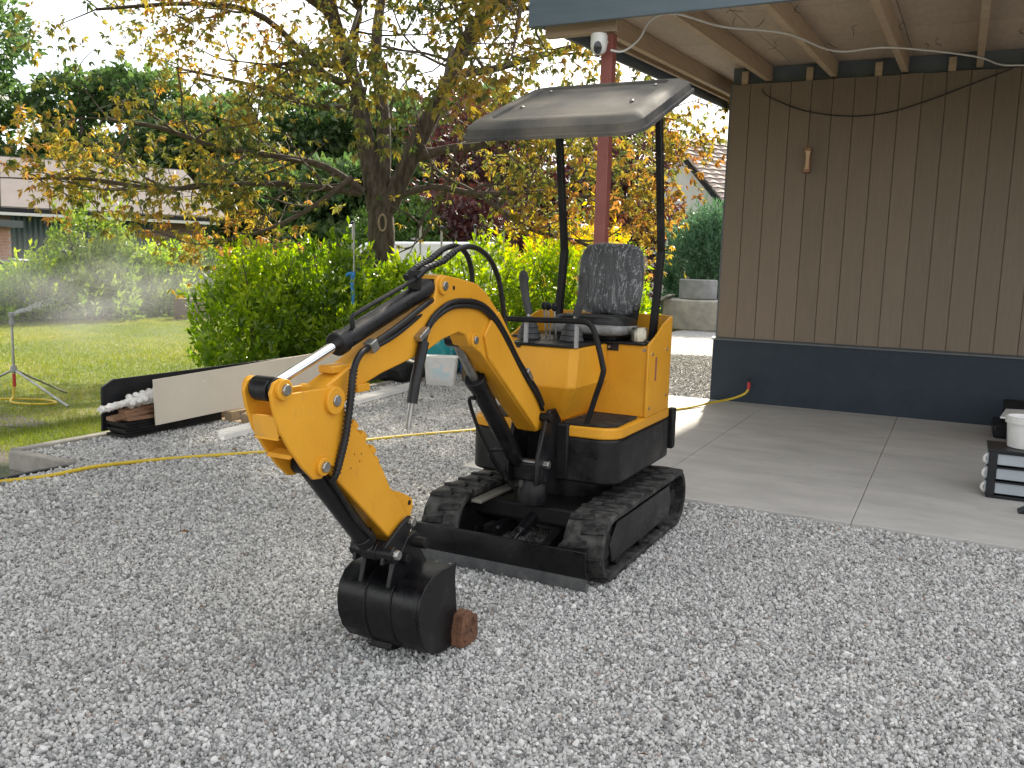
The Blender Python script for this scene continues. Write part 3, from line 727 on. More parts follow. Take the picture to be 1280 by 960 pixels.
lug_mesh = None
for x0, x1, side in ((-1.56, -1.355, 1), (-2.34, -2.135, -1)):
    mb = MB(); ring_prism(mb, stadium(TR), stadium(TR - .03), x0, x1)
    track = mb.build('track', 'rubber', EX, bevel=.006)
    xc = (x0 + x1) / 2
    # lugs spaced round the loop, alternating halves, slightly skewed
    per = 2 * (TY1 - TY0) + 2 * math.pi * TR
    NL = 44
    for k in range(NL):
        s = per * k / NL
        if s < TY1 - TY0:
            y, z, ny, nz_ = TY0 + s, TZ - TR, 0, -1
        elif s < TY1 - TY0 + math.pi * TR:
            a = -math.pi / 2 + (s - (TY1 - TY0)) / TR; y, z, ny, nz_ = TY1 + TR * math.cos(a), TZ + TR * math.sin(a), math.cos(a), math.sin(a)
        elif s < 2 * (TY1 - TY0) + math.pi * TR:
            y, z, ny, nz_ = TY1 - (s - (TY1 - TY0) - math.pi * TR), TZ + TR, 0, 1
        else:
            a = math.pi / 2 + (s - 2 * (TY1 - TY0) - math.pi * TR) / TR; y, z, ny, nz_ = TY0 + TR * math.cos(a), TZ + TR * math.sin(a), math.cos(a), math.sin(a)
        if lug_mesh is None:
            q = MB().prism([(-.058, -.026), (-.058, .012), (.058, .026), (.058, -.008)], 'z', -.006, .0125)
            lug_mesh = q.build('tread_lug', 'rubber', None, bevel=.004); lo = lug_mesh
            COL.objects.unlink(lo)
        fl = 1 if k % 2 else -1
        nrm = Vector((0, ny, nz_)); tx = Vector((fl, 0, 0)); ty = nrm.cross(tx)
        mtx = Matrix((tx, ty, nrm)).transposed().to_4x4()
        mtx.translation = Vector((xc + fl * .040, y, z)) - ORG[EX.name]
        share(lo, 'tread_lug', track, mtx)
    xo = x1 if side > 0 else x0          # outer face
    ins = -side
    # side frame, rollers, wheels
    fx0, fx1 = sorted((xo + ins * .045, xo + ins * .16))
    MB().prism([(3.86, .10), (4.84, .10), (4.90, .16), (4.88, .25), (3.84, .25), (3.80, .17)], 'x', fx0, fx1).build('track_frame', 'blackmatt', track, bevel=.01)
    px0, px1 = sorted((xo + ins * .028, xo + ins * .046))
    pl = MB().prism([(3.92, .085), (4.86, .085), (4.90, .17), (4.84, .275), (3.98, .275), (3.88, .18)], 'x', px0, px1)
    pl.build('guard_plate', 'black', track, bevel=.004)
    for yy in (4.02, 4.38, 4.72):
        MB().cyl((xo + ins * .03, yy, .09), (xo + ins * .17, yy, .09), .048).build('roller', 'blackmatt', track, bevel=.006)
    MB().lathe([(.03, 0), (.06, .0), (.075, .012), (.122, .012), (.122, .10), (.03, .11)], (xo + ins * .035, TY0, TZ), (ins, 0, 0), n=28).build('idler_wheel', 'blackmatt', track, bevel=.004)
    sp = MB().lathe([(.035, -.012), (.05, -.01), (.055, .008), (.085, .012), (.085, .05), (.03, .06)], (xo + ins * .045, TY1, TZ), (ins, 0, 0), n=28)
    for q in range(11):
        a = 2 * math.pi * q / 11
        sp.obox((xo + ins * .08, TY1 + .1 * math.cos(a), TZ + .1 * math.sin(a)), (.018, 0, 0), (0, .02 * math.cos(a), .02 * math.sin(a)), (0, -.016 * math.sin(a), .016 * math.cos(a)))
    sp.build('sprocket', 'blackmatt', track, bevel=.003)
# cross frame
MB().prism([(3.98, .20), (4.10, .14), (4.75, .14), (4.85, .2), (4.85, .29), (3.98, .29)], 'x', -2.20, -1.49).build('undercarriage_frame', 'blackmatt', EX, bevel=.012)
MB().box(-2.13, 3.84, .291, -2.07, 4.66, .31).build('frame_cover', 'dusty_steel', EX, bevel=.006)
MB().cyl((-1.845, 4.5, .28), (-1.845, 4.5, .44), .27, n=40).build('slew_ring', 'black', EX, bevel=.01)
# dozer blade
bl = MB().prism([(3.672, .07), (3.650, .075), (3.628, .11), (3.616, .155), (3.622, .212), (3.640, .214), (3.632, .16), (3.645, .12), (3.682, .085)], 'x', -2.345, -1.405)
bl = bl.build('dozer_blade', 'black', EX, bevel=.002)
MB().prism([(3.682, .012), (3.662, .012), (3.648, .08), (3.660, .082)], 'x', -2.340, -1.410).build('cutting_edge', mat('worn cutting edge', (.10, .105, .11), (.2, .2, .2), rough=.4, metal=.5, scale=12), bl, bevel=.001)
for xx in (-2.0, -1.69):
    MB().beam((xx, 3.70, .11), (xx, 4.12, .19), .045, .06).build('blade_arm', 'black', bl, bevel=.005)
MB().cyl((-1.845, 3.70, .14), (-1.845, 3.86, .19), .014).build('rod', 'chrome', bl)
MB().cyl((-1.845, 3.84, .184), (-1.845, 4.12, .27), .027).build('cylinder', 'black', bl, bevel=.004)
for p in ((-1.845, 3.71, .14), (-1.77, 4.02, .22)):
    MB().cyl((p[0] - .045, p[1], p[2]), (p[0] + .045, p[1], p[2]), .013).build('pin', 'steel', bl)
MB().tube([(-1.95, 3.80, .20), (-2.0, 3.95, .17), (-2.06, 4.1, .2), (-1.96, 4.2, .27)], .009, n=6).build('hose', 'hose_rubber', bl)
MB().tube([(-1.78, 3.90, .21), (-1.70, 4.0, .18), (-1.62, 4.1, .21), (-1.72, 4.2, .28)], .009, n=6).build('hose', 'hose_rubber', bl)

# house: rounded plan, black skirt, yellow rim and seat box
def rrect(x0, y0, x1, y1, rf, rb, n=7):
    p = []
    for cx, cy, r, a0 in ((x0 + rf, y0 + rf, rf, math.pi), (x1 - rf, y0 + rf, rf, 1.5 * math.pi), (x1 - rb, y1 - rb, rb, 0), (x0 + rb, y1 - rb, rb, .5 * math.pi)):
        p += [(cx + r * math.cos(a0 + math.pi / 2 * k / n), cy + r * math.sin(a0 + math.pi / 2 * k / n)) for k in range(n + 1)]
    return p
HX0, HX1, HY0, HY1 = -2.262, -1.428, 4.03, 5.05
MB().prism(rrect(HX0, HY0, HX1, HY1, .11, .16), 'z', .425, .655).build('lower_body', 'black', EX, bevel=.012, smooth=40)
MB().prism(rrect(HX0 + .002, HY0 + .001, HX1 - .002, HY1 - .002, .11, .16), 'z', .656, .712).build('floor_rim', 'yellow', EX, bevel=.008, smooth=40)
MB().box(-1.99, HY0 - .012, .43, -1.68, HY0 + .03, .72).build('boom_recess', 'blackmatt', EX, bevel=.01)
MB().prism([(-1.735, 4.05), (-1.69, 4.035), (-1.50, 4.07), (-1.455, 4.12), (-1.462, 4.44), (-1.715, 4.445)], 'z', .7125, .726).build('floor_mat', 'mat_rubber', EX, bevel=.004)
MB().prism([(-2.235, 4.12), (-2.05, 4.06), (-2.03, 4.44), (-2.235, 4.44)], 'z', .7125, .724).build('floor_mat', 'mat_rubber', EX, bevel=.004)
# seat box front panel and deck
MB().box(HX0 + .012, 4.485, .713, HX1 - .012, 4.50, 1.098).build('seat_box_panel', 'yellow', EX, bevel=.004)
MB().box(-1.735, 4.4785, 1.062, -1.60, 4.4845, 1.098).build('switch_panel', 'blackplastic', EX, bevel=.002)
for xx in (-1.71, -1.68, -1.65):
    MB().cyl((xx, 4.479, 1.082), (xx, 4.470, 1.082), .007).build('switch', 'steel', EX)
MB().prism(rrect(HX0 + .02, 4.47, HX1 - .02, HY1 - .02, .02, .15), 'z', 1.099, 1.112).build('deck', 'black', EX, bevel=.003)
# wrap-around side and back panel with rising top edge
pln = [(HX1, 4.475), (HX1, 4.60), (HX1, 4.72), (HX1, 4.86)]
for k in range(1, 9):
    a = math.pi / 2 * k / 8; pln.append((HX1 - .19 + .19 * math.cos(a), 4.86 + .19 * math.sin(a)))
for k in range(0, 9):
    a = math.pi / 2 + math.pi / 2 * k / 8; pln.append((HX0 + .19 + .19 * math.cos(a), 4.86 + .19 * math.sin(a)))
pln += [(HX0, 4.72), (HX0, 4.60), (HX0, 4.475)]
def ztop(y):
    t = min(max((y - 4.475) / .36, 0), 1); return 1.104 + .135 * (t * t * (3 - 2 * t) * .6 + .4 * t)
mb = MB(); n_ = len(pln)
for off in (0, .012):
    for i, (x, y) in enumerate(pln):
        a, b_ = Vector(pln[max(i - 1, 0)]), Vector(pln[min(i + 1, n_ - 1)]); d_ = (b_ - a).normalized(); nn = Vector((-d_.y, d_.x))
        q = Vector((x, y)) + nn * off
        mb.v += [(q.x, q.y, .713), (q.x, q.y, ztop(y))]
for i in range(n_ - 1):
    o0, o1 = 2 * i, 2 * i + 2; i0, i1 = 2 * n_ + o0, 2 * n_ + o1
    mb.f += [(o0, o1, o1 + 1, o0 + 1), (i0, i0 + 1, i1 + 1, i1), (o0 + 1, o1 + 1, i1 + 1, i0 + 1), (o0, i0, i1, o1)]
mb.f += [(0, 1, 2 * n_ + 1, 2 * n_), (2 * n_ - 2, 4 * n_ - 2, 4 * n_ - 1, 2 * n_ - 1)]
mb.build('body_panel', 'yellow', EX, bevel=.003, smooth=40)
MB().box(HX1 - .004, 4.60, .90, HX1 + .0015, 4.625, 1.03).build('side_slot', 'redpost', EX)
for (yy, z) in ((4.54, 1.05), (4.52, .76), (4.82, .80), (4.80, 1.06)):
    MB().cyl((HX1 - .005, yy, z), (HX1 + .006, yy, z), .008, n=10).build('bolt', 'steel', EX)
MB().cyl((-1.455, 4.49, 1.075), (-1.455, 4.481, 1.075), .009, n=10).build('bolt', 'steel', EX)
MB().box(HX1 - .03, 4.97, .46, HX1 + .012, 5.03, .70).build('rear_bumper', 'blackmatt', EX, bevel=.008)
# centre console with a kinked front and chamfered edge
def consolepoly(xl, xr, yf, ch): return [(xl, yf), (xr - ch, yf), (xr, yf + ch * .9), (xr, 4.484), (xl, 4.484)]
levels = [(.713, consolepoly(-2.04, -1.76, 4.11, .03)), (.90, consolepoly(-2.05, -1.66, 4.015, .035)), (1.097, consolepoly(-2.05, -1.665, 4.05, .035))]
mb = MB()
for z, p in levels: mb.v += [(x, y, z) for x, y in p]
for L_ in range(2):
    for i in range(5): mb.f.append((L_ * 5 + i, L_ * 5 + (i + 1) % 5, L_ * 5 + 5 + (i + 1) % 5, L_ * 5 + 5 + i))
mb.f += [(4, 3, 2, 1, 0), (10, 11, 12, 13, 14)]
mb.build('console', 'yellow', EX, bevel=.006, smooth=25)
MB().prism([(-2.06, 4.04), (-1.70, 4.04), (-1.668, 4.08), (-1.668, 4.469), (-2.06, 4.469)], 'z', 1.0985, 1.112).build('console_top', 'black', EX, bevel=.004)
MB().box(-2.045, 4.042, 1.085, -1.975, 4.047, 1.098).build('console_label', 'blackplastic', EX)
# control levers
for (bx, by, tx, ty) in ((-2.04, 4.28, -2.085, 4.30), (-1.80, 4.30, -1.742, 4.30)):
    lv = MB().lathe([(.062, 0), (.066, .006), (.056, .03), (.06, .034), (.046, .06), (.05, .064), (.036, .09), (.02, .12)], (bx, by, 1.112), n=16).build('lever_boot', 'grip', EX)
    MB().cyl((bx, by, 1.20), ((bx + tx) / 2, ty, 1.27), .009).build('lever_rod', 'steel', lv)
    d_ = 1 if tx > bx else -1
    MB().tube([((bx + tx) / 2 - .01 * d_, ty, 1.245), (bx * .3 + tx * .7, ty, 1.31), (tx, ty - .005, 1.39), (tx + .002 * d_, ty - .012, 1.44), (tx + .004, ty - .03, 1.465)], .02, n=12, rs=[.019, .022, .0235, .027, .018]).build('lever_grip', 'grip', lv)
for (bx, by) in ((-1.90, 4.33), (-1.96, 4.38), (-2.0, 4.42)):
    lv = MB().cyl((bx, by, 1.11), (bx - .01, by - .02, 1.27), .006).build('small_lever', 'steel', EX)
    MB().lathe([(.006, -.02), (.016, -.01), (.019, .008), (.01, .022)], (bx - .01, by - .02, 1.285), n=12).build('knob', 'blackplastic', lv)
# handrail
MB().tube([(-2.15, 4.10, .72), (-2.15, 4.08, .95), (-2.14, 4.06, 1.19), (-2.10, 4.05, 1.224), (-1.90, 4.05, 1.23), (-1.66, 4.05, 1.236), (-1.60, 4.05, 1.222), (-1.568, 4.05, 1.17), (-1.525, 4.05, 1.03), (-1.522, 4.05, .98), (-1.56, 4.06, .86), (-1.605, 4.07, .72)], .0145, n=10, sub=4).build('handrail', 'blackmatt', EX)
for xx in (-1.955, -1.675):
    MB().box(xx - .008, 4.055, 1.10, xx + .008, 4.075, 1.225).build('rail_bracket', 'greyplastic', EX)
# fuel cap
MB().lathe([(.036, 0), (.046, .004), (.046, .062), (.04, .075), (.0, .077)], (-1.515, 4.56, 1.112), n=24).build('fuel_cap', mat('brassy cap', (.28, .26, .2), (.4, .37, .3), rough=.3, metal=.9, scale=20), EX)
# seat
st = MB()
def cushion(cx, cy, cz, hx, hy, hz, tilt, pw_=3.2, nu=20, nv=14):
    """rounded cushion block, tilt about X"""
    vs, fs = [], []
    for i in range(nv + 1):
        ph = -math.pi / 2 + math.pi * i / nv
        for j in range(nu):
            th = 2 * math.pi * j / nu
            f_ = lambda c, e: math.copysign(abs(c) ** e, c)
            x = hx * f_(math.cos(ph), .45) * f_(math.cos(th), .42); y = hy * f_(math.cos(ph), .45) * f_(math.sin(th), .5); z = hz * f_(math.sin(ph), .5)
            y, z = y * math.cos(tilt) - z * math.sin(tilt), y * math.sin(tilt) + z * math.cos(tilt)
            vs.append((cx + x, cy + y, cz + z))
    for i in range(nv):
        for j in range(nu):
            fs.append((i * nu + j, i * nu + (j + 1) % nu, (i + 1) * nu + (j + 1) % nu, (i + 1) * nu + j))
    return vs, fs
sb_ = MB().add(*cushion(-1.79, 4.63, 1.195, .205, .20, .05, -.06)).build('seat_cushion', 'vinyl', EX, smooth=60)
MB().add(*cushion(-1.79, 4.62, 1.165, .22, .215, .035, -.03)).build('cushion_wrap', 'cloth_wrap', sb_, smooth=60)
bk = MB().add(*cushion(-1.80, 4.855, 1.44, .195, .045, .205, -.13)).build('backrest', 'vinyl', EX, smooth=60)
V_, F_ = cushion(-1.80, 4.852, 1.44, .202, .056, .21, -.13, nu=60, nv=44)
rw = random.Random(4)
V_ = [(x + .006 * math.sin(31 * z + 17 * x), y + .008 * math.sin(23 * x + 41 * z) + .006 * math.sin(60 * x - 35 * z), z + .006 * math.sin(27 * x)) for x, y, z in V_]
MB().add(V_, F_).build('plastic_wrap', 'film', bk, smooth=60)
MB().box(-1.90, 4.50, 1.112, -1.63, 4.80, 1.14).build('seat_base', 'blackmatt', EX, bevel=.005)
MB().beam((-1.765, 4.82, 1.14), (-1.765, 4.90, 1.35), .28, .02, (0, 1, 0)).build('seat_bracket', 'blackmatt', EX)
# canopy posts: cranked tubes
for xx in (-2.075, -1.495):
    MB().beam((xx - .002, 4.735, 1.08), (xx + .02, 4.755, 1.60), .036, .05, (0, 1, 0)).build('canopy_post_foot', 'blackmatt', EX, bevel=.004)
    MB().beam((xx + .02, 4.755, 1.585), (xx + .01, 4.62, 2.335), .034, .046, (0, 1, 0)).build('canopy_post', 'black', EX, bevel=.004)
    MB().box(xx - .04, 4.69, 1.112, xx + .04, 4.80, 1.124).build('post_flange', 'blackmatt', EX, bevel=.002)
# canopy: moulded tray tipped forward
ca0 = Vector((-1.80, 3.86, 2.115)); tl = R(22.0); CL, CW = .97, .955
ey = Vector((0, math.cos(tl), math.sin(tl))); ez = Vector((0, -math.sin(tl), math.cos(tl))); exv = Vector((1, 0, 0))
def cpt(x, y, z): return ca0 + exv * x + ey * y + ez * z
def rr2(hx, y0, y1, r, n=8):
    return rrect(-hx, y0, hx, y1, r, r * .8, n)
mb = MB(); loops = [(rr2(CW / 2 - .004, .006, CL - .006, .10), -.020), (rr2(CW / 2, 0, CL, .105), -.022), (rr2(CW / 2, 0, CL, .105), -.006), (rr2(CW / 2 - .012, .012, CL - .012, .10), -.002), (rr2(CW / 2 - .018, .02, CL - .02, .10), .03),
       (rr2(CW / 2 - .05, .06, CL - .05, .09), .052), (rr2(CW / 2 - .11, .13, CL - .08, .06), .057), (rr2(CW / 2 - .118, .138, CL - .088, .055), .056), (rr2(CW / 2 - .124, .146, CL - .094, .05), .042), (rr2(CW / 2 - .30, .35, CL - .3, .03), .05)]
nn_ = len(loops[0][0])
for p, z in loops: mb.v += [tuple(cpt(x, y, z)) for x, y in p]
for L_ in range(len(loops) - 1):
    for i in range(nn_): mb.f.append((L_ * nn_ + i, L_ * nn_ + (i + 1) % nn_, (L_ + 1) * nn_ + (i + 1) % nn_, (L_ + 1) * nn_ + i))
mb.f.append(tuple(range(nn_ - 1, -1, -1))); mb.f.append(tuple(range((len(loops) - 1) * nn_, len(loops) * nn_)))
cano = mb.build('canopy', 'canopy', EX, smooth=30)
mb = MB()
for x, y in ((.30, .42), (.30, .80), (-.30, .42), (-.30, .80)):
    MB().lathe([(.011, 0), (.011, .004), (.006, .008), (.0, .009)], cpt(x, y, .046), ez, n=10).build('bolt', 'steel', cano)
for xx in (-2.065, -1.485):
    MB().obox(cpt(xx - ca0.x, .80, -.03), exv * .03, ey * .16, ez * .008).build('canopy_bracket', 'blackmatt', cano)

# ---- boom
BX = -1.835
def plate(poly, x0, x1, name, m_, par, bev=.004): return MB().prism(poly, 'x', x0, x1).build(name, m_, par, bevel=bev)
boomp = [(2.23, 1.075), (2.26, 1.10), (2.397, 1.155), (2.534, 1.215), (2.72, 1.285), (2.905, 1.352), (2.918, 1.40), (2.918, 1.435), (2.937, 1.452), (2.965, 1.457), (3.10, 1.442), (3.244, 1.421), (3.331, 1.380), (3.431, 1.306), (3.642, 1.104),
         (3.80, .945), (3.909, .835), (3.955, .76), (3.94, .705), (3.88, .69), (3.82, .735), (3.55, .935), (3.38, 1.06), (3.29, 1.125), (3.24, 1.145), (3.19, 1.165), (3.155, 1.21), (3.10, 1.225), (3.05, 1.216), (2.976, 1.204), (2.848, 1.162), (2.56, 1.107), (2.452, 1.078), (2.33, 1.018), (2.27, .998), (2.232, 1.02), (2.218, 1.05)]
boom = plate(boomp, BX - .042, BX + .042, 'boom', 'yellow', EX, .006)
# widened lower limb and ears
lowp = [(3.36, 1.27), (3.431, 1.3), (3.642, 1.10), (3.80, .94), (3.909, .83), (3.95, .76), (3.93, .705), (3.87, .695), (3.81, .745), (3.55, .94), (3.34, 1.10), (3.30, 1.2)]
plate(lowp, BX - .062, BX + .055, 'boom_foot_box', 'yellow', boom, .006)
def disc(y, z, x0, x1, r, name, m_, par, n=24, bev=.003): return MB().cyl((x0, y, z), (x1, y, z), r, n=n).build(name, m_, par, bevel=bev)
disc(2.268, 1.049, BX - .055, BX + .055, .048, 'pivot_boss', 'yellow', boom)
disc(2.268, 1.049, BX - .075, BX + .078, .02, 'pin', 'steel', boom, 8)
disc(2.962, 1.414, BX - .055, BX + .054, .036, 'ear_boss', 'yellow', boom)
disc(2.962, 1.414, BX - .062, BX + .061, .019, 'pin', 'steel', boom, 8)
disc(3.225, 1.185, BX - .07, BX + .052, .032, 'ear_boss', 'yellow', boom)
disc(3.225, 1.185, BX - .075, BX + .058, .018, 'pin', 'steel', boom, 8)
disc(3.05, 1.405, BX + .036, BX + .0432, .009, 'plug', 'blackmatt', boom, 10, 0)
disc(3.19, 1.36, BX + .036, BX + .0432, .004, 'plug', 'blackmatt', boom, 10, 0)
MB().box(BX + .042, 2.40, 1.058, BX + .058, 2.47, 1.085).build('tab', 'yellow', boom, bevel=.003)
# boom tip rib tray on top
MB().box(BX - .03, 2.30, 1.13, BX + .03, 2.44, 1.155).build('tip_rib', 'yellow', boom, bevel=.004)
# boom bracket on the house
for xx in (BX - .09, BX + .075):
    plate([(3.80, .44), (4.06, .43), (4.06, .74), (3.99, .80), (3.92, .80), (3.87, .74), (3.80, .58)], xx, xx + .022, 'boom_bracket', 'black', EX, .006)
MB().lathe([(.05, 0), (.075, .012), (.08, .04), (.072, .11), (.055, .16), (.05, .19)], (BX, 3.95, .30), n=24).build('swing_bracket', 'black', EX)
plate([(3.86, .44), (4.06, .44), (4.06, .52), (3.84, .54)], BX - .075, BX + .075, 'bracket_web', 'black', EX, .012)
disc(3.90, .765, BX - .105, BX + .115, .022, 'pin', 'blackmatt', boom, 14)
disc(3.87, .535, BX - .11, BX + .125, .02, 'pin', 'steel', boom, 8)
# lift cylinder under the boom
def cylinder(name, a, b, t, rb, rr_, par, x, eye=.03, mat_='black'):
    """barrel from a to the gland at fraction t, chromed rod on to b; a, b are (y,z)"""
    A, B = Vector((x, *a)), Vector((x, *b)); d = (B - A).normalized(); G = A + (B - A) * t
    c = MB().cyl(A + d * .02, G, rb, n=24).build(name, mat_, par, bevel=.004)
    MB().cyl(G - d * .03, G + d * .012, rb * 1.16, n=24).build('gland', mat_, c, bevel=.004)
    MB().cyl(G, B - d * .01, rr_, n=20).build('rod', 'chrome' if name == 'arm_cylinder' else 'steel', c)
    MB().cyl(A + Vector((-.032, 0, 0)), A + Vector((.032, 0, 0)), eye, n=20).build('eye', mat_, c, bevel=.003)
    MB().cyl(B + Vector((-.03, 0, 0)), B + Vector((.03, 0, 0)), eye, n=20).build('eye', mat_, c, bevel=.003)
    return c
lc = cylinder('lift_cylinder', (3.87, .535), (3.225, 1.185), .70, .042, .02, EX, BX - .055, .035)
MB().tube([(BX - .07, 3.45, .90), (BX - .11, 3.47, .88), (BX - .115, 3.60, .70), (BX - .10, 3.74, .54), (BX - .06, 3.86, .40)], .009, n=8).build('hose', 'hose_rubber', lc)
MB().tube([(BX - .06, 3.72, .62), (BX - .12, 3.70, .60), (BX - .11, 3.78, .50), (BX - .06, 3.88, .38)], .009, n=8).build('hose', 'hose_rubber', lc)
# arm cylinder on top
ac = cylinder('arm_cylinder', (2.945, 1.414), (2.012, 1.108), .622, .036, .017, EX, BX, .034)
d_ = Vector((0, .933, .306)).normalized(); nu_ = Vector((0, -.306, .933)).normalized()
def onac(s, h, x=0): return Vector((BX + x, 2.012, 1.108)) + d_ * s + nu_ * h
MB().tube([onac(.44, .03, .02), onac(.445, .062, .02), onac(.47, .07, .02), onac(.62, .07, .02), onac(.80, .068, .02), onac(.90, .07, .02)], .0085, n=8).build('oil_pipe', 'blackmatt', ac)
MB().box(BX - .01, 2.80, 1.40, BX + .03, 2.83, 1.47).build('pipe_clamp', 'blackmatt', ac)
for dx, dy in ((.022, 0), (-.022, -.035)):
    MB().tube([onac(.86, .072, dx), onac(.93, .085, dx), (BX + dx, 3.0 + dy, 1.51), (BX + dx, 3.10 + dy, 1.555), (BX + dx * 1.2, 3.22 + dy, 1.572), (BX + dx * 1.4, 3.35 + dy * 2, 1.535), (BX + dx * 1.6, 3.44 + dy * 3, 1.45), (BX + dx * 1.8, 3.485 + dy * 4, 1.33), (BX + dx * 1.8, 3.52 + dy * 4, 1.2)], .0115, n=10, sub=6).build('hydraulic_hose', 'hose_rubber', ac)
    wr = MB(); GP = [onac(.86, .072, dx), onac(.93, .085, dx), Vector((BX + dx, 3.0 + dy, 1.51)), Vector((BX + dx, 3.10 + dy, 1.555))]
    for k in range(3):
        for j in range(5):
            c = GP[k].lerp(GP[k + 1], j / 5); dd = (GP[k + 1] - GP[k]).normalized(); wr.cyl(c - dd * .005, c + dd * .005, .0135, n=10)
    wr.build('spiral_guard', 'blackplastic', ac)
# hoses along the near side of the boom
sx = BX + .052
for off in (0, .026):
    MB().tube([(sx + .012, 3.90, .80 + off), (sx + .012, 3.82, .885 + off), (sx, 3.65, 1.03 + off), (sx, 3.52, 1.15 + off), (sx, 3.40, 1.25 + off * .8), (sx, 3.28, 1.31 + off * .8), (sx, 3.16, 1.33 + off * .8), (sx, 3.02, 1.328 + off * .8), (sx, 2.91, 1.295 + off * .6), (sx, 2.845, 1.25 + off * .4), (sx + .006, 2.81, 1.20), (sx + .012, 2.775, 1.15 - off)], .0105, n=10, sub=5).build('hydraulic_hose', 'hose_rubber', boom)
MB().tube([(sx + .012, 2.80, 1.205), (sx + .016, 2.765, 1.13), (sx + .018, 2.735, 1.06), (sx + .018, 2.715, .985)], .021, n=12).build('hose_sleeve', 'hose_rubber', boom)
MB().tube([(sx + .018, 2.716, .99), (sx + .018, 2.70, .94), (sx + .018, 2.69, .89)], .011, n=10).build('hose_coupling', 'steel', boom)
for y_, z_, a_ in ((2.80, 1.235, .5), (3.735, .99, -.8)):
    MB().obox((sx + .004, y_, z_), (.016, 0, 0), (0, .036 * math.cos(a_), .036 * math.sin(a_)), (0, -.012 * math.sin(a_), .012 * math.cos(a_))).build('hose_clamp', 'steel', boom, bevel=.003)
hx_ = BX + .055
MB().tube([(BX + .02, 2.93, 1.36), (BX + .045, 2.84, 1.345), (hx_, 2.65, 1.275), (hx_, 2.47, 1.21), (hx_ + .012, 2.40, 1.19), (hx_ + .018, 2.355, 1.14), (hx_ + .022, 2.333, 1.04), (hx_ + .02, 2.31, .92), (hx_ + .012, 2.275, .81), (hx_ - .005, 2.272, .78)], .0115, n=10, sub=5).build('hydraulic_hose', 'hose_rubber', boom)
MB().tube([(BX + .01, 2.93, 1.34), (BX + .035, 2.80, 1.30), (BX + .045, 2.62, 1.235), (BX + .02, 2.46, 1.18)], .0105, n=10, sub=5).build('hydraulic_hose', 'hose_rubber', boom)
wr = MB()
for k in range(26):
    t = k / 25; P_ = [Vector((hx_ + .018, 2.355, 1.14)), Vector((hx_ + .022, 2.333, 1.04)), Vector((hx_ + .02, 2.31, .92)), Vector((hx_ + .012, 2.275, .81))]
    i_ = min(int(t * 3), 2); f_ = t * 3 - i_; c = P_[i_].lerp(P_[i_ + 1], f_); dd = (P_[i_ + 1] - P_[i_]).normalized()
    wr.cyl(c - dd * .003, c + dd * .003, .0145, n=10)
wr.build('spiral_guard', 'blackplastic', boom)
MB().obox((hx_ + .003, 2.475, 1.212), (.018, 0, 0), (0, .018, .008), (0, -.010, .018)).build('hose_clamp', 'steel', boom, bevel=.003)

# ---- stick (dipper)
stickp = [(2.02, 1.145), (1.99, 1.135), (1.975, 1.105), (1.985, 1.06), (2.015, .985), (2.06, .92), (2.12, .85), (2.17, .805), (2.21, .80), (2.235, .82), (2.24, .845), (2.30, .81), (2.335, .98), (2.33, 1.02), (2.30, 1.075), (2.23, 1.093), (2.07, 1.095), (2.045, 1.13)]
def mk_stickplate(x0, x1):
    return plate(stickp, x0, x1, 'stick_plate', 'yellow', stick, .003)
boxp = [(2.33, 1.0), (2.376, .961), (2.444, .905), (2.565, .770), (2.617, .685), (2.675, .63), (2.75, .54), (2.76, .47), (2.72, .44), (2.64, .468), (2.315, .765), (2.235, .842), (2.26, .93)]
stick = plate(boxp, BX - .045, BX + .045, 'stick', 'yellow', EX, .006)
mk_stickplate(BX + .046, BX + .058); mk_stickplate(BX - .058, BX - .046)
for (a, b_) in (((2.035, .985), (2.045, .945)), ((2.085, .915), (2.10, .88))):
    MB().obox((BX, (a[0] + b_[0]) / 2, (a[1] + b_[1]) / 2), (.046, 0, 0), (0, .02, .004), (0, .003, .006)).build('plate_spacer', 'yellow', stick)
MB().prism([(2.005, 1.03), (2.02, 1.03), (2.04, .96), (2.02, .96)], 'x', BX - .046, BX + .046).build('stiffener', 'yellow_worn', stick)
MB().obox((BX, 2.24, .93), (.045, 0, 0), (0, .006, .0), (0, .0, .10)).build('stiffener', 'yellow', stick)
for x0, x1 in ((BX + .046, BX + .072), (BX - .072, BX - .046)):
    disc(2.024, 1.112, x0, x1, .033, 'boss', 'yellow', stick); disc(2.209, .841, x0, x1, .03, 'boss', 'yellow', stick); disc(2.268, 1.049, x0, x1, .046, 'boss', 'yellow', stick)
disc(2.024, 1.112, BX - .085, BX + .082, .0185, 'pin', 'steel', stick, 8); disc(2.209, .841, BX - .085, BX + .082, .0185, 'pin', 'steel', stick, 8)
disc(2.024, 1.112, BX - .043, BX + .043, .036, 'rod_eye', 'black', stick); disc(2.209, .841, BX - .043, BX + .043, .034, 'rod_eye', 'black', stick)
# torch-cut steps along the back edge and a lug
for (y, z, s_) in ((2.41, .945, .012), (2.46, .90, .012), (2.515, .84, .012), (2.535, .80, .011)):
    MB().obox((BX, y, z), (.043, 0, 0), (0, s_, -s_), (0, s_ * .6, s_ * .6)).build('step', 'yellow', stick, bevel=.002)
plate([(2.655, .66), (2.70, .645), (2.765, .615), (2.79, .60), (2.795, .57), (2.77, .50), (2.72, .52)], BX + .018, BX + .03, 'lug', 'yellow', stick, .003)
disc(2.768, .588, BX + .017, BX + .0312, .01, 'lug_hole', 'blackmatt', stick, 12, 0)
for (y, z) in ((2.40, .845), (2.43, .815), (2.38, .80), (2.44, .84)):
    disc(y, z, BX + .040, BX + .0455, .003, 'plug', 'blackmatt', stick, 8, 0)
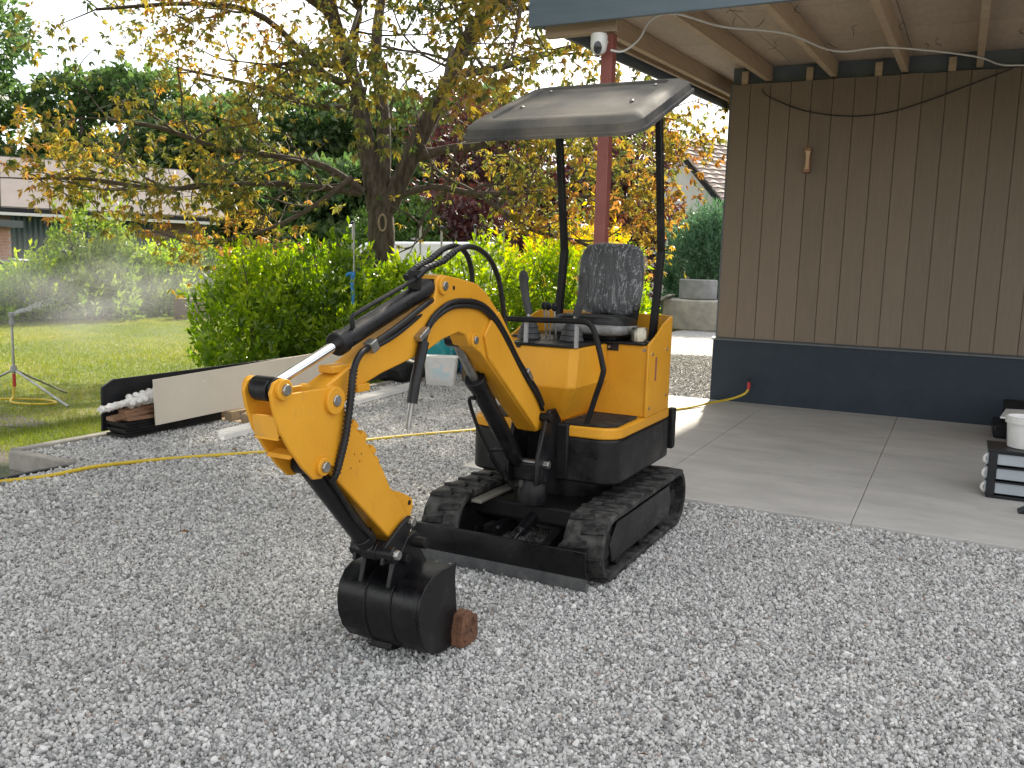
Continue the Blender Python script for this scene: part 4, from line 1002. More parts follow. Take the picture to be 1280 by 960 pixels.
# bucket cylinder and linkage
bcy = cylinder('bucket_cylinder', (2.209, .841), (2.575, .448), .86, .036, .018, EX, BX, .034)
for sd in (-1, 1):
    plate([(2.54, .41), (2.60, .41), (2.68, .45), (2.74, .52), (2.72, .555), (2.66, .535), (2.56, .48)], BX + sd * .062 - .008, BX + sd * .062 + .008, 'side_link', 'black', bcy, .004)
MB().cyl((BX - .085, 2.575, .448), (BX + .10, 2.575, .448), .03, n=20).build('link_tube', 'black', bcy, bevel=.004)
disc(2.575, .448, BX - .10, BX + .118, .019, 'pin', 'steel', bcy, 8)
disc(2.72, .53, BX - .085, BX + .085, .018, 'pin', 'steel', bcy, 8)
MB().tube([(hx_ - .005, 2.272, .78), (BX + .05, 2.32, .72), (BX + .048, 2.42, .60), (BX + .045, 2.50, .53), (BX + .03, 2.52, .50)], .0085, n=8).build('oil_pipe', 'hose_rubber', bcy)
# ---- bucket: D-section shell open towards the tracks
B0, B1 = -2.0, -1.655
sec = [(2.84, .348), (2.76, .352), (2.69, .345), (2.64, .325), (2.605, .285), (2.592, .23), (2.598, .17), (2.625, .105), (2.67, .055), (2.735, .028), (2.80, .018), (2.87, .012)]
inn = [(2.84, .338), (2.76, .341), (2.69, .335), (2.647, .317), (2.615, .281), (2.602, .23), (2.608, .174), (2.633, .111), (2.676, .063), (2.737, .038), (2.80, .028), (2.87, .022)]
mb = MB(); ns = len(sec)
for x in (B0, B1):
    mb.v += [(x, *q) for q in sec] + [(x, *q) for q in inn]
for i in range(ns - 1):
    mb.f += [(i, i + 1, 2 * ns + i + 1, 2 * ns + i), (ns + i, 3 * ns + i, 3 * ns + i + 1, ns + i + 1), (i, ns + i, ns + i + 1, i + 1), (2 * ns + i, 2 * ns + i + 1, 3 * ns + i + 1, 3 * ns + i)]
mb.f += [(0, 2 * ns, 3 * ns, ns), (ns - 1, 2 * ns - 1, 4 * ns - 1, 3 * ns - 1)]
bucket = mb.build('bucket', 'black', EX, smooth=40)
sidep = sec[:-1] + [(2.858, .05), (2.872, .15), (2.852, .30), (2.862, .352)]
for x in (B0 - .012, B1): plate(sidep, x, x + .012, 'side_plate', 'black', bucket, .002)
for x in (B0 + .115, B0 + .23):
    mb = MB(); mb.v += [(x - .004, *q) for q in sec[1:-1]] + [(x + .004, *q) for q in sec[1:-1]]
    cc = Vector((2.76, .19)); k_ = ns - 2
    mb.v = [(v[0], v[1] + (v[1] - cc.x) * .018, v[2] + (v[2] - cc.y) * .018) for v in mb.v]
    mb.f += [(i, i + 1, k_ + i + 1, k_ + i) for i in range(k_ - 1)]
    mb.build('weld_bead', 'blackmatt', bucket, smooth=60)
for xx in (BX - .075, BX + .05):
    plate([(2.585, .31), (2.84, .345), (2.80, .40), (2.79, .45), (2.76, .485), (2.70, .475), (2.66, .43), (2.61, .40)], xx, xx + .02, 'hinge_ear', 'black', bucket, .004)
disc(2.745, .448, BX - .12, BX + .125, .022, 'pin', 'blackmatt', bucket, 10)
disc(2.68, .40, BX - .085, BX + .09, .02, 'pin', 'blackmatt', bucket, 10)
for k, x in enumerate((B0 + .03, (B0 + B1) / 2)):
    plate([(2.80, .006), (2.90, .004), (2.975, .018), (2.90, .036), (2.80, .034)], x - .024, x + .024, 'tooth', 'rust', bucket, .004)
MB().obox((B0 + .13, 2.715, .026), (.05, 0, 0), (0, .035, -.010), (0, .004, .014)).build('wear_pad', 'blackmatt', bucket, bevel=.005)
plate([(2.835, .018), (2.93, .008), (2.965, .03), (2.96, .105), (2.90, .155), (2.85, .145), (2.83, .08)], B1 + .005, B1 + .06, 'side_tooth', 'rust', bucket, .006)
for (y, z) in ((2.87, .115), (2.915, .075), (2.86, .055), (2.93, .115)):
    disc(y, z, B1 + .055, B1 + .066, .016, 'tooth_bolt', 'rust', bucket, 14, .003)

# ------------------------------------------------------------------ big autumn tree
tree = thing('autumn_tree', 'large forked tree with yellow and orange autumn leaves behind the hedge', 'tree', (-7.92, 11.27, 0))
LIMBS = [
  [(-8.06,11.32,2.29,0.140), (-8.31,11.36,3.40,0.140), (-8.56,11.38,4.31,0.115), (-8.86,11.25,5.18,0.090), (-9.08,11.20,6.35,0.060), (-9.29,11.22,7.97,0.030)],
  [(-7.98,11.37,2.38,0.125), (-8.14,11.60,3.67,0.110), (-8.46,11.84,4.82,0.090), (-8.55,12.26,6.38,0.060), (-8.63,12.78,8.63,0.030)],
  [(-7.90,11.40,2.29,0.140), (-7.59,11.57,3.14,0.150), (-7.21,11.65,3.87,0.120), (-6.93,11.76,4.45,0.100), (-6.62,11.91,5.20,0.080), (-6.23,12.06,6.36,0.050), (-6.06,12.13,7.77,0.030)],
  [(-8.19,11.18,2.54,0.068), (-8.64,10.79,2.89,0.053), (-9.13,10.21,2.99,0.042), (-9.65,9.63,3.06,0.034), (-10.14,9.08,3.26,0.035), (-10.49,8.57,3.30,0.020)],
  [(-8.22,11.16,2.51,0.052), (-8.74,10.46,2.58,0.042), (-9.30,9.73,2.54,0.034), (-9.99,8.91,2.41,0.035), (-10.62,8.27,2.49,0.025), (-11.15,7.77,2.45,0.015)],
  [(-8.35,11.44,4.07,0.070), (-8.82,11.02,4.29,0.055), (-9.49,10.46,5.02,0.045), (-10.11,9.82,5.11,0.035), (-11.17,8.92,4.90,0.020)],
  [(-8.25,10.96,2.74,0.045), (-8.59,10.37,2.22,0.035), (-8.93,9.81,1.89,0.025), (-9.43,9.31,1.68,0.015)],
  [(-8.46,11.36,3.88,0.050), (-9.16,11.34,3.86,0.040), (-10.26,11.30,4.22,0.030), (-11.72,10.85,4.54,0.020)],
  [(-7.84,11.46,2.47,0.060), (-7.27,11.65,2.65,0.046), (-6.56,11.88,2.55,0.050), (-5.66,12.23,2.61,0.035), (-5.1,12.45,2.55,0.025), (-4.6,12.6,2.35,0.015)],
  [(-7.61,11.55,3.05,0.080), (-7.05,11.74,3.22,0.065), (-6.45,11.94,3.30,0.055), (-5.56,12.21,3.65,0.040), (-4.85,12.45,3.80,0.030), (-4.35,12.6,3.70,0.015)],
  [(-7.04,11.68,4.27,0.070), (-6.36,11.92,4.38,0.055), (-5.46,12.18,4.63,0.040), (-4.37,12.53,4.87,0.020)],
  [(-6.56,11.88,2.55,0.045), (-5.87,12.15,2.07,0.035), (-5.34,12.61,1.92,0.030), (-4.9,12.9,1.75,0.015)],
  [(-7.05,11.74,3.22,0.050), (-6.53,12.84,3.54,0.040), (-6.0,13.75,3.41,0.030), (-5.5,14.4,3.3,0.015)],
  [(-7.21,11.65,3.87,0.060), (-6.45,10.70,4.09,0.045), (-5.90,9.86,4.17,0.035), (-5.41,8.89,3.57,0.015)],
  [(-8.56,11.38,4.31,0.060), (-7.81,10.45,4.67,0.045), (-7.16,9.66,4.72,0.030), (-6.77,8.83,3.92,0.015)],
  [(-6.62,11.91,5.20,0.060), (-5.77,11.21,5.20,0.045), (-5.18,10.30,4.69,0.030), (-4.84,9.45,3.91,0.012)],
  [(-7.16,9.66,4.72,0.040), (-6.3,7.8,5.7,0.035), (-5.4,6.2,6.1,0.025), (-4.7,4.9,6.3,0.012)],  # start of overhanging limbs added above the view to shade the gravel
  [(-8.86,11.25,5.18,0.050), (-8.6,9.0,6.0,0.040), (-7.7,6.6,6.3,0.030), (-6.9,4.6,6.3,0.012)],
  [(-5.77,11.21,5.20,0.040), (-5.0,9.0,6.1,0.030), (-4.2,7.4,6.4,0.012)],
  [(-6.23,12.06,6.36,0.045), (-5.5,11.5,7.2,0.035), (-4.6,10.9,7.8,0.015)],  # upper right limbs added out of view to shade the stick
  [(-6.62,11.91,5.2,0.045), (-5.3,12.4,6.6,0.035), (-4.0,12.6,7.5,0.015)],
  [(-9.08,11.2,6.35,0.045), (-10.2,10.8,7.2,0.03), (-11.2,10.3,7.6,0.012)],
  [(-8.55,12.26,6.38,0.045), (-7.5,12.6,7.6,0.03), (-6.8,12.8,8.8,0.012)],
  [(-7.16,9.66,4.72,0.040), (-6.9,7.6,5.6,0.035), (-6.3,5.4,6.0,0.025), (-5.6,3.6,6.0,0.012)],  # more unseen overhang added for shade on the left gravel
  [(-8.86,11.25,5.18,0.050), (-9.0,8.6,6.0,0.040), (-8.8,5.8,6.4,0.030), (-8.2,3.6,6.4,0.012)],
  [(-5.77,11.21,5.20,0.040), (-5.6,8.8,6.0,0.030), (-4.9,6.6,6.5,0.020), (-4.0,5.0,6.6,0.012)],
  [(-8.56,11.38,4.31,0.050), (-7.6,8.8,6.6,0.040), (-6.2,6.6,7.4,0.030), (-4.9,4.4,7.6,0.012)],
  [(-8.86,11.25,5.18,0.050), (-8.0,8.0,7.2,0.040), (-7.2,5.0,7.6,0.030), (-6.2,2.8,7.4,0.012)],
  [(-8.86,11.25,5.18,0.050), (-9.89,10.40,5.97,0.040), (-10.56,9.54,6.21,0.020)],
  [(-6.62,11.91,5.20,0.050), (-5.44,12.61,5.88,0.040), (-4.19,12.85,6.35,0.020)],
  [(-6.62,11.91,5.20,0.045), (-5.6,11.3,6.0,0.035), (-4.5,10.8,6.2,0.025), (-3.5,10.4,6.2,0.012)],  # last limbs added out of view, shading a sunlit gravel patch
  [(-6.62,11.91,5.20,0.045), (-5.4,11.9,6.5,0.035), (-4.3,11.6,7.0,0.025), (-3.3,11.2,7.1,0.012)],
  [(-6.23,12.06,6.36,0.045), (-6.0,11.0,6.6,0.035), (-5.4,10.0,6.7,0.025), (-4.8,9.2,6.7,0.012)],
]
tk = MB().tube([(-7.93, 11.28, -.15), (-7.93, 11.28, .15), (-7.92, 11.27, .6), (-7.91, 11.26, 1.3), (-7.95, 11.30, 1.9), (-7.98, 11.33, 2.45)], .25, n=18, rs=[.32, .26, .215, .195, .205, .18], sub=5)
for L_ in LIMBS[:3]:
    tk.tube(L_, .1, n=12, rs=[p[3] for p in L_], sub=5)
# bark furrows: push vertices in and out
rb_ = random.Random(3)
tk.v = [(x + .012 * math.sin(23 * math.atan2(y - 11.3, x + 7.95) + 3 * z) , y + .012 * math.cos(19 * math.atan2(y - 11.3, x + 7.95) + 2 * z), z) if z < 2.4 else (x, y, z) for x, y, z in tk.v]
tko = tk.build('trunk', 'bark', tree, smooth=60)
ring = [(-7.79 + .05 * math.cos(a) * .9, 11.10 + .03 * math.cos(a), 2.08 + .12 * math.sin(a)) for a in [2 * math.pi * k / 16 for k in range(17)]]
MB().tube(ring, .014, n=6, sub=2).build('pruning_scar', 'rawwood', tko)
bx_ = MB()
for L_ in LIMBS[3:]:
    bx_.tube(L_, .05, n=9, rs=[p[3] for p in L_], sub=4)
# side branches and twigs
rb_ = random.Random(21)
tips = []
def grow(p, d, ln, r, lvl):
    pts = [p]; n = 4
    for k in range(n):
        d = (d + Vector((rb_.gauss(0, .22), rb_.gauss(0, .22), rb_.gauss(0.02, .16)))).normalized()
        p = p + d * ln / n; pts.append(p)
        if lvl > 0 and k >= 1:
            for q in range(rb_.choice((1, 1, 2))):
                nd_ = (d * .5 + Vector((rb_.gauss(0, .7), rb_.gauss(0, .7), rb_.gauss(0, .45)))).normalized()
                grow(p, nd_, ln * rb_.uniform(.4, .7), r * .55, lvl - 1)
    bx_.tube(pts, r, n=5 if lvl else 4, sub=2, rs=[r * (1 - .17 * k) for k in range(n + 1)], caps=False)
    if lvl == 0:
        for k in (2, 3, 4): tips.append((pts[k], d))
    else:
        tips.append((pts[-1], d))
for li, L_ in enumerate(LIMBS):
    n = len(L_)
    over = 16 <= li <= 18 or 23 <= li <= 27  # added overhang limbs, leafed densely to shade the left gravel
    for i in range((2 if over else 1) if li > 2 else 3, n):
        P0, P1 = Vector(L_[i - 1][:3]), Vector(L_[i][:3]); dd = (P1 - P0).normalized()
        for q in range((3 if li in (13, 14, 15) else 8 if over or li >= len(LIMBS) - 3 else 5 if li >= 19 else 3) if li > 2 else 2):
            t = rb_.random(); p = P0.lerp(P1, t)
            if li > 2 and i == 1 and t < .6: continue
            od = (dd * .35 + Vector((rb_.gauss(0, .75), rb_.gauss(0, .75), rb_.gauss(.05, .5)))).normalized()
            grow(p, od, rb_.uniform(.7, 1.5), L_[i][3] * .5 + .004, 1)
    grow(Vector(L_[-1][:3]), (Vector(L_[-1][:3]) - Vector(L_[-2][:3])).normalized(), .8, .012, 1)
bx_.build('branch', 'twig', tree, smooth=60)
# compound leaves: five to seven drooping leaflets from one stalk
TP = np.array([p[:] for p, d in tips]); TD = np.array([d[:] for p, d in tips])
nl = 4
CP = np.repeat(TP, nl, 0) + rng.normal(0, .15, (len(TP) * nl, 3)); CD = np.repeat(TD, nl, 0) + rng.normal(0, .6, (len(TP) * nl, 3)); CD[:, 2] -= .15
CD /= np.linalg.norm(CD, axis=1, keepdims=True)
# the inner, lower crown round the fork is bare
bare = (np.hypot(CP[:, 0] + 7.75, (CP[:, 1] - 11.2) * .8) < 1.7) & (CP[:, 2] < 3.9)
keepc = ~(bare & (rng.random(len(CP)) < .8)) & ~((CP[:, 2] < 2.0) & (CP[:, 0] > -8.2) & (rng.random(len(CP)) < .5))
CP, CD = CP[keepc], CD[keepc]
cs = rng.uniform(.07, .125, len(CP))
ct = np.clip(.38 + .24 * vnoise(CP, .75, 2) + .14 * vnoise(CP, 2.1, 9) + rng.normal(0, .14, len(CP)) - .045 * (CP[:, 2] - 3) + .05 * np.clip(-8.6 - CP[:, 0], 0, 2) + .045 * np.clip(CP[:, 0] + 6.5, -1, 2) , 0, 1)
PP, DD, SS, TT = [], [], [], []
for j in range(6):
    a = 2 * math.pi * j / 6 * .82
    e1 = np.cross(CD, np.array([.3, .2, 1.])); e1 /= np.linalg.norm(e1, axis=1, keepdims=True); e2 = np.cross(CD, e1)
    dj = e1 * math.cos(a) + e2 * math.sin(a) + CD * .55 + rng.normal(0, .16, CP.shape); dj[:, 2] -= .42
    PP.append(CP); DD.append(dj); SS.append(cs * rng.uniform(.7, 1.15, len(CP))); TT.append(np.clip(ct + rng.normal(0, .05, len(CP)), 0, 1))
V, Fc, tn = leaves(np.concatenate(PP), np.concatenate(DD), np.concatenate(SS), .40, np.concatenate(TT), droop=.12)
tag(npmesh('crown', V, Fc, LEAF['main'], tn, tree), kind='stuff')

# ------------------------------------------------------------------ shrubs and hedges
def shrub(name, label, cx, cy, z0, rx, ry, h, nsp, per, lsize, lw, lm, group=None, upright=.8, rough=.18, seed=0, cat='shrub', stems=7, flat=.55, tb=0.):
    t = thing(name, label, cat, (cx, cy, z0), group)
    # sprig tips over an uneven mound, some inside
    u = rdir(nsp, .35, 1.); u[:, 2] = np.abs(u[:, 2]) * 1.0
    bump_ = 1 + rough * vnoise(u * 2.2 + seed, 1.3, seed) + rough * .6 * vnoise(u * 5 + seed, 1.1, seed + 2)
    rad = np.where(rng.random(nsp) < .78, rng.uniform(.8, 1.04, nsp), rng.uniform(.25, .8, nsp)) * bump_
    base = np.column_stack([cx + u[:, 0] * rx * rad, cy + u[:, 1] * ry * rad, z0 + .08 + (h - .1) * (1 - (1 - np.clip(u[:, 2], 0, 1) * rad) ** 1.0)])
    # fill the flanks down to the ground
    k = rng.random(nsp) < flat
    base[k, 2] = z0 + rng.uniform(.05, .95, k.sum()) * h * np.sqrt(np.clip(1.05 - (np.hypot((base[k, 0] - cx) / rx, (base[k, 1] - cy) / ry)) ** 3, .1, 1))
    d = u * .7 + np.array([0, 0, upright]) + rng.normal(0, .25, u.shape); d /= np.linalg.norm(d, axis=1, keepdims=True)
    P, D_, T_ = [], [], []
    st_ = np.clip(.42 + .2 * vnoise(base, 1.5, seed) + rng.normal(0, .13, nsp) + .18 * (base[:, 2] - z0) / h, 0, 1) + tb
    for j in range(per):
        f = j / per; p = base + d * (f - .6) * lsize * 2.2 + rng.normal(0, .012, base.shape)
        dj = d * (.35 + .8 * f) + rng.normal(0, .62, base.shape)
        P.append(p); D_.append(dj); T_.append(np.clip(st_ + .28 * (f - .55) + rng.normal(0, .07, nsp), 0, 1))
    P = np.concatenate(P); D_ = np.concatenate(D_); T_ = np.concatenate(T_)
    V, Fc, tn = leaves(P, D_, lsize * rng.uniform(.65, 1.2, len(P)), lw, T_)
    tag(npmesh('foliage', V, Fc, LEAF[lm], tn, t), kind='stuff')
    rs_ = random.Random(seed + 5); sm_ = MB()
    for k in range(stems):
        a = rs_.uniform(0, 6.28); q = rs_.uniform(.3, .75)
        sm_.tube([(cx + .1 * math.cos(a), cy + .1 * math.sin(a), z0 - .05), (cx + rx * q * .5 * math.cos(a), cy + ry * q * .5 * math.sin(a), z0 + h * .45), (cx + rx * q * math.cos(a), cy + ry * q * math.sin(a), z0 + h * .85)], .018, n=5, rs=[.022, .014, .006], sub=2)
    sm_.build('stem', 'twig', t)
    return t
G = 'laurel hedge behind the pile'
shrub('laurel_shrub', 'tall glossy laurel shrub at the lawn end of the hedge', -8.75, 9.55, -.12, .95, .85, 1.88, 760, 11, .125, .38, 'laurel', G, seed=1)
shrub('laurel_shrub', 'glossy laurel shrub left of the blue ribbon stake', -7.95, 10.15, -.1, .95, .8, 1.95, 700, 11, .125, .38, 'laurel', G, seed=2)
shrub('laurel_shrub', 'glossy laurel shrub in front of the big tree trunk', -7.1, 10.75, -.05, .9, .8, 1.62, 640, 11, .12, .38, 'laurel', G, seed=3)
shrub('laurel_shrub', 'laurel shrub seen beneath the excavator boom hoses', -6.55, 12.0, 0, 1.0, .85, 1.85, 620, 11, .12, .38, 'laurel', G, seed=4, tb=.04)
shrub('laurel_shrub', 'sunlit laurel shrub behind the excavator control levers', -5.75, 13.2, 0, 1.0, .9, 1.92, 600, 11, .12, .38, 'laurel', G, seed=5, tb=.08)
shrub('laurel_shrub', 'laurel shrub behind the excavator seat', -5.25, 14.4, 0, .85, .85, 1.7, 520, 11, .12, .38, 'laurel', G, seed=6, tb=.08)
shrub('laurel_shrub', 'laurel shrub beside the concrete blocks at the hedge end', -6.4, 17.0, 0, .85, .85, 1.5, 420, 10, .12, .38, 'laurel', G, seed=7, tb=.04)
G = 'hedge along the far lawn edge'
far = [(-19.6, 10.3, 1.3, 'far hedge shrub at the left picture edge'), (-19.3, 11.9, 1.1, 'dark far hedge shrub beside the parked cars'), (-19.3, 13.4, 1.35, 'far hedge shrub just left of the pale leafy bush'), (-19.4, 16.1, 1.85, 'far hedge shrub just right of the pale leafy bush'),
       (-19.4, 17.4, 1.95, 'far hedge shrub second right of the pale leafy bush'), (-19.3, 18.7, 2.0, 'far hedge shrub behind the low brick planter'), (-19.0, 20.0, 2.0, 'far hedge shrub half hidden by the near laurel'), (-18.3, 21.3, 2.0, 'far hedge shrub behind the near laurel tops')]
for i, (x, y, h, lb) in enumerate(far):
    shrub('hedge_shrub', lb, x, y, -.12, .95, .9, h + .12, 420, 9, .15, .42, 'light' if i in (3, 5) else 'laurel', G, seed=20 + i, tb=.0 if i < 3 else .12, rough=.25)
shrub('leafy_bush', 'tall pale green leafy bush in the sprinkler mist', -18.9, 14.7, -.12, 1.25, 1.2, 2.75, 620, 9, .17, .45, 'light', seed=31, rough=.4, flat=.4, tb=.15)
shrub('clipped_bush', 'large round clipped bush behind the tree trunk', -14.34, 21.3, -.2, 1.85, 1.8, 3.55, 2600, 8, .13, .5, 'clip', seed=33, rough=.05, upright=.2, flat=.3)
shrub('conifer_bush', 'feathery dark green conifer behind the concrete blocks', -6.1, 24.5, -.1, 1.5, 1.2, 3.5, 1700, 12, .22, .18, 'conifer', seed=35, rough=.22, upright=1.2, flat=.4, cat='conifer')
shrub('golden_shrub', 'golden yellow shrub seen between the canopy posts', -7.5, 17.8, -.1, 1.5, 1.3, 2.7, 800, 9, .16, .42, 'gold', seed=36, rough=.35, flat=.5)
shrub('yard_shrub', 'green shrub between golden shrub and conifer', -8.2, 20.6, -.1, 1.5, 1.3, 2.3, 600, 9, .15, .42, 'laurel', seed=37, rough=.3)

def bigtree(name, label, x, y, h, r, lm, n, ls, seed, z0=-.2, trunk_h=.35, group=None, sq=1.0):
    t = thing(name, label, 'tree', (x, y, z0), group)
    rs_ = random.Random(seed); mbt = MB()
    mbt.tube([(x, y, z0), (x + .1, y, z0 + h * .3), (x, y + .1, z0 + h * .6), (x, y, z0 + h * .9)], .2, n=9, rs=[.28 + h * .012, .22, .14, .04], sub=3)
    lob = []
    for k in range(13):
        a = rs_.uniform(0, 6.28); hh = rs_.uniform(trunk_h, .93); q = r * rs_.uniform(.25, .8) * (1.1 - .55 * max(0, hh - .55) / .4)
        c = Vector((x + q * math.cos(a), y + q * math.sin(a), z0 + h * hh)); lob.append((c, r * rs_.uniform(.32, .52)))
        mbt.tube([(x, y, z0 + h * hh * .55), ((x + c.x) / 2, (y + c.y) / 2, z0 + h * hh * .85), tuple(c)], .05, n=5, rs=[.09, .06, .02], sub=2)
    mbt.build('trunk', 'bark', t)
    P, D_, T_ = [], [], []
    for c, rr_ in lob:
        m_ = n // len(lob); u = rdir(m_)
        rad = rr_ * (.55 + .5 * rng.random(m_) ** .5) * (1 + .3 * vnoise(u * 3 + seed, 1.2, seed))
        p = np.array(c[:]) + u * rad[:, None] * np.array([1, 1, .85 * sq])
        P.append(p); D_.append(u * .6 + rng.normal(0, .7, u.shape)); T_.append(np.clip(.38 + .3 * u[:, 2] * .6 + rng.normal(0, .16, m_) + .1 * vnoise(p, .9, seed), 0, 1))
    P = np.concatenate(P); D_ = np.concatenate(D_); T_ = np.concatenate(T_)
    V, Fc, tn = leaves(P, D_, ls * rng.uniform(.6, 1.3, len(P)), .6, T_)
    tag(npmesh('crown', V, Fc, LEAF[lm], tn, t), kind='stuff')
    return t
G = 'dark trees behind the barn'
for i, (x, y, h, r, lb) in enumerate(((-51, 23, 10.5, 4.2, 'dark green tree at far left behind the barn'), (-47.5, 29.5, 12.6, 4.6, 'tallest dark green tree above the barn roof'), (-43.5, 33.5, 10.2, 4.0, 'dark green tree right of the tallest above the barn'),
                                      (-39, 36.5, 10.0, 4.2, 'dark green tree behind the barn roof end'), (-33.5, 38, 9.0, 4.2, 'dark green tree left of the big trunk beyond the barn'), (-29, 41, 9.4, 4.3, 'dark green tree behind the round clipped bush'), (-24, 43, 8.8, 4.2, 'dark green tree beyond the copper tree'), (-30, 33, 5.2, 3.0, 'low dark tree between barn end and big trunk'), (-26, 34.5, 4.8, 2.8, 'low dark tree right behind the clipped bush'))):
    bigtree('broadleaf_tree', lb, x, y, h * 1.14, r * 1.08, 'dark', 24000, .42, 60 + i, group=G, trunk_h=.10)
bigtree('copper_tree', 'purple leaved copper tree left of the canopy', -13.2, 25.4, 6.3, 3.3, 'copper', 17000, .20, 81, trunk_h=.15)
bigtree('copper_tree', 'smaller dark purple tree behind the canopy posts', -10.6, 27.5, 6.0, 2.7, 'copper', 14000, .20, 82, trunk_h=.15)

yt = bigtree('unseen_shade_tree', 'unseen broad tree added off the left edge to shade the gravel', -7.4, .6, 9.5, 5.8, 'dark', 26000, .30, 91, trunk_h=.60)  # tree added out of view only to darken the left gravel

# ------------------------------------------------------------------ pile of building material by the kerb
MB_ = MB
pn = MB().prism([(4.83, .06), (8.9, .10), (8.9, .50), (4.95, .475), (4.84, .42)], 'x', -6.15, -6.13)
tag(pn.build('black_board', 'blackplastic', bevel=.002), 'long black board standing along the kerb behind the cream board', 'board')
brd = MB().add([(-5.83, 5.11, .10), (-5.99, 8.05, .12), (-6.03, 8.05, .535), (-5.87, 5.13, .475)] + [(-5.845, 5.11, .10), (-6.005, 8.05, .12), (-6.045, 8.05, .535), (-5.885, 5.13, .475)], [(0, 1, 2, 3), (7, 6, 5, 4), (0, 4, 5, 1), (1, 5, 6, 2), (2, 6, 7, 3), (3, 7, 4, 0)])
tag(brd.build('cream_board', 'cream', smooth=0), 'long cream laminate board leaning on its edge', 'board')
pt = thing('wood_pallet', 'raw wooden pallet beneath the cream board', 'pallet', (-5.9, 6.6, 0))
for x in (-5.66, -5.86, -6.06):
    MB().box(x - .045, 5.95, .082, x + .045, 7.35, .10).build('board', 'pallet', pt, smooth=0)
    for y in (6.0, 6.6, 7.22): MB().box(x - .045, y - .05, .018, x + .045, y + .05, .081).build('block', 'pallet', pt, smooth=0)
for y in (6.0, 6.6, 7.22): MB().box(-6.12, y - .05, .0, -5.6, y + .05, .017).build('bottom_board', 'pallet', pt, smooth=0)
for k, (y0, y1, x, z, tl_) in enumerate(((4.86, 5.9, -6.05, .17, .02), (4.80, 5.75, -6.00, .21, .03), (4.9, 5.7, -5.95, .16, -.01), (4.95, 5.7, -6.04, .24, .03))):
    q = MB().obox((x, (y0 + y1) / 2, z), (.045, 0, 0), (0, (y1 - y0) / 2, tl_), (0, 0, .014)).build('scrap_plank', 'scrapwood', smooth=0)
    tag(q, ('lowest reddish brown scrap plank on the black stack', 'reddish brown scrap plank under the foam roll', 'brown scrap plank nearest the cream board', 'top brown scrap plank of the pile')[k], 'plank', 'scrap planks in the pile')
st_ = MB()
for k in range(5): st_.box(-6.11 + .002 * k, 4.85 + .03 * (k % 2), .03 + .024 * k, -5.89, 5.9, .05 + .024 * k)
tag(st_.build('dark_tile_stack', 'blackmatt', smooth=0), 'low stack of dark sheets under the scrap planks', 'stack')
fm = MB(); ry = 4.72
fr = [(-6.04, 4.74, .255), (-6.03, 4.95, .28), (-6.0, 5.2, .315), (-5.96, 5.5, .36), (-5.95, 5.75, .40)]
fm.tube(fr, .03, n=10, sub=14, rs=[.026, .03, .055, .06, .05])
rf_ = random.Random(2)
fm.v = [(x + rf_.uniform(-.009, .009), y + rf_.uniform(-.012, .012), z + rf_.uniform(-.009, .009)) for x, y, z in fm.v]
for k in range(34):
    t = k / 33; y = 5.0 + .7 * t; a = k * 2.1; z = .285 + .11 * t
    fm.lathe([(.0, -.028), (.02, -.02), (.028, 0), (.02, .02), (0, .028)], (-6.02 + .06 * t + .045 * math.cos(a), y, z + .045 * math.sin(a)), (0, 1, .2), n=8)
tag(fm.build('foam_wrap_roll', 'foam', smooth=60), 'crumpled white foam wrap lying on the scrap planks', 'wrap')
for k, (dx, dz, lb) in enumerate(((0, 0, 'white profile strip nearest the excavator'), (-.06, .0, 'white profile strip in the middle of the three'), (-.12, 0, 'white profile strip nearest the pallet'))):
    q = MB().prism([(-5.30 + dx, .012), (-5.25 + dx, .012), (-5.25 + dx, .058), (-5.256 + dx, .058), (-5.256 + dx, .02), (-5.294 + dx, .02), (-5.294 + dx, .058), (-5.30 + dx, .058)], 'y', 5.28 + .06 * k, 8.9 + .1 * k)
    q.v = [(x - .115 * (y - 5.3), y, z) for x, y, z in q.v]
    tag(q.build('white_profile', 'whitepl', smooth=0), lb, 'profile', 'white profiles on the gravel')
# tub, basket, bags
tb_ = thing('plastic_tub', 'white rectangular plastic tub with faded label on gravel', 'tub', (-5.72, 9.3, 0))
def frust(x, y, a, b, z0, z1, w0, w1, l0, l1):
    mbx = MB(); ca_, sa_ = math.cos(a), math.sin(a)
    def P(u, v, z): return (x + u * ca_ - v * sa_, y + u * sa_ + v * ca_, z)
    p0 = rrect(-w0, -l0, w0, l0, .03, .03, 4); p1 = rrect(-w1, -l1, w1, l1, .035, .035, 4); n = len(p0)
    mbx.v = [P(u, v, z0) for u, v in p0] + [P(u, v, z1) for u, v in p1] + [P(u * .95, v * .95, z1) for u, v in p1] + [P(u * .93, v * .93, z0 + .02) for u, v in p0]
    for L_ in range(3): mbx.f += [(L_ * n + i, L_ * n + (i + 1) % n, L_ * n + n + (i + 1) % n, L_ * n + n + i) for i in range(n)]
    mbx.f += [tuple(range(n - 1, -1, -1)), tuple(range(3 * n, 4 * n))]
    return mbx
ta = R(24)
frust(-5.66, 9.36, ta, 0, .0, .35, .17, .20, .13, .155).build('tub_body', 'whiteplastic', tb_, smooth=40)
MB().obox((-5.66 + .19 * math.sin(ta) * .78, 9.36 - .19 * math.cos(ta) * .78, .175), (.12 * math.cos(ta), .12 * math.sin(ta), 0), (.0015 * math.sin(ta), -.0015 * math.cos(ta), 0), (.022 * math.sin(ta) * .55, -.022 * math.cos(ta) * .55, .10)).build('label', 'labelprint', tb_)
fr_ = frust(-5.66, 9.36, ta, 0, .33, .356, .205, .208, .16, .163); fr_.build('rim', 'whiteplastic', tb_, smooth=40)
bk_ = MB().lathe([(.13, 0), (.16, .02), (.175, .15), (.17, .24), (.155, .25), (.15, .06)], (-5.45, 9.85, 0), n=24)
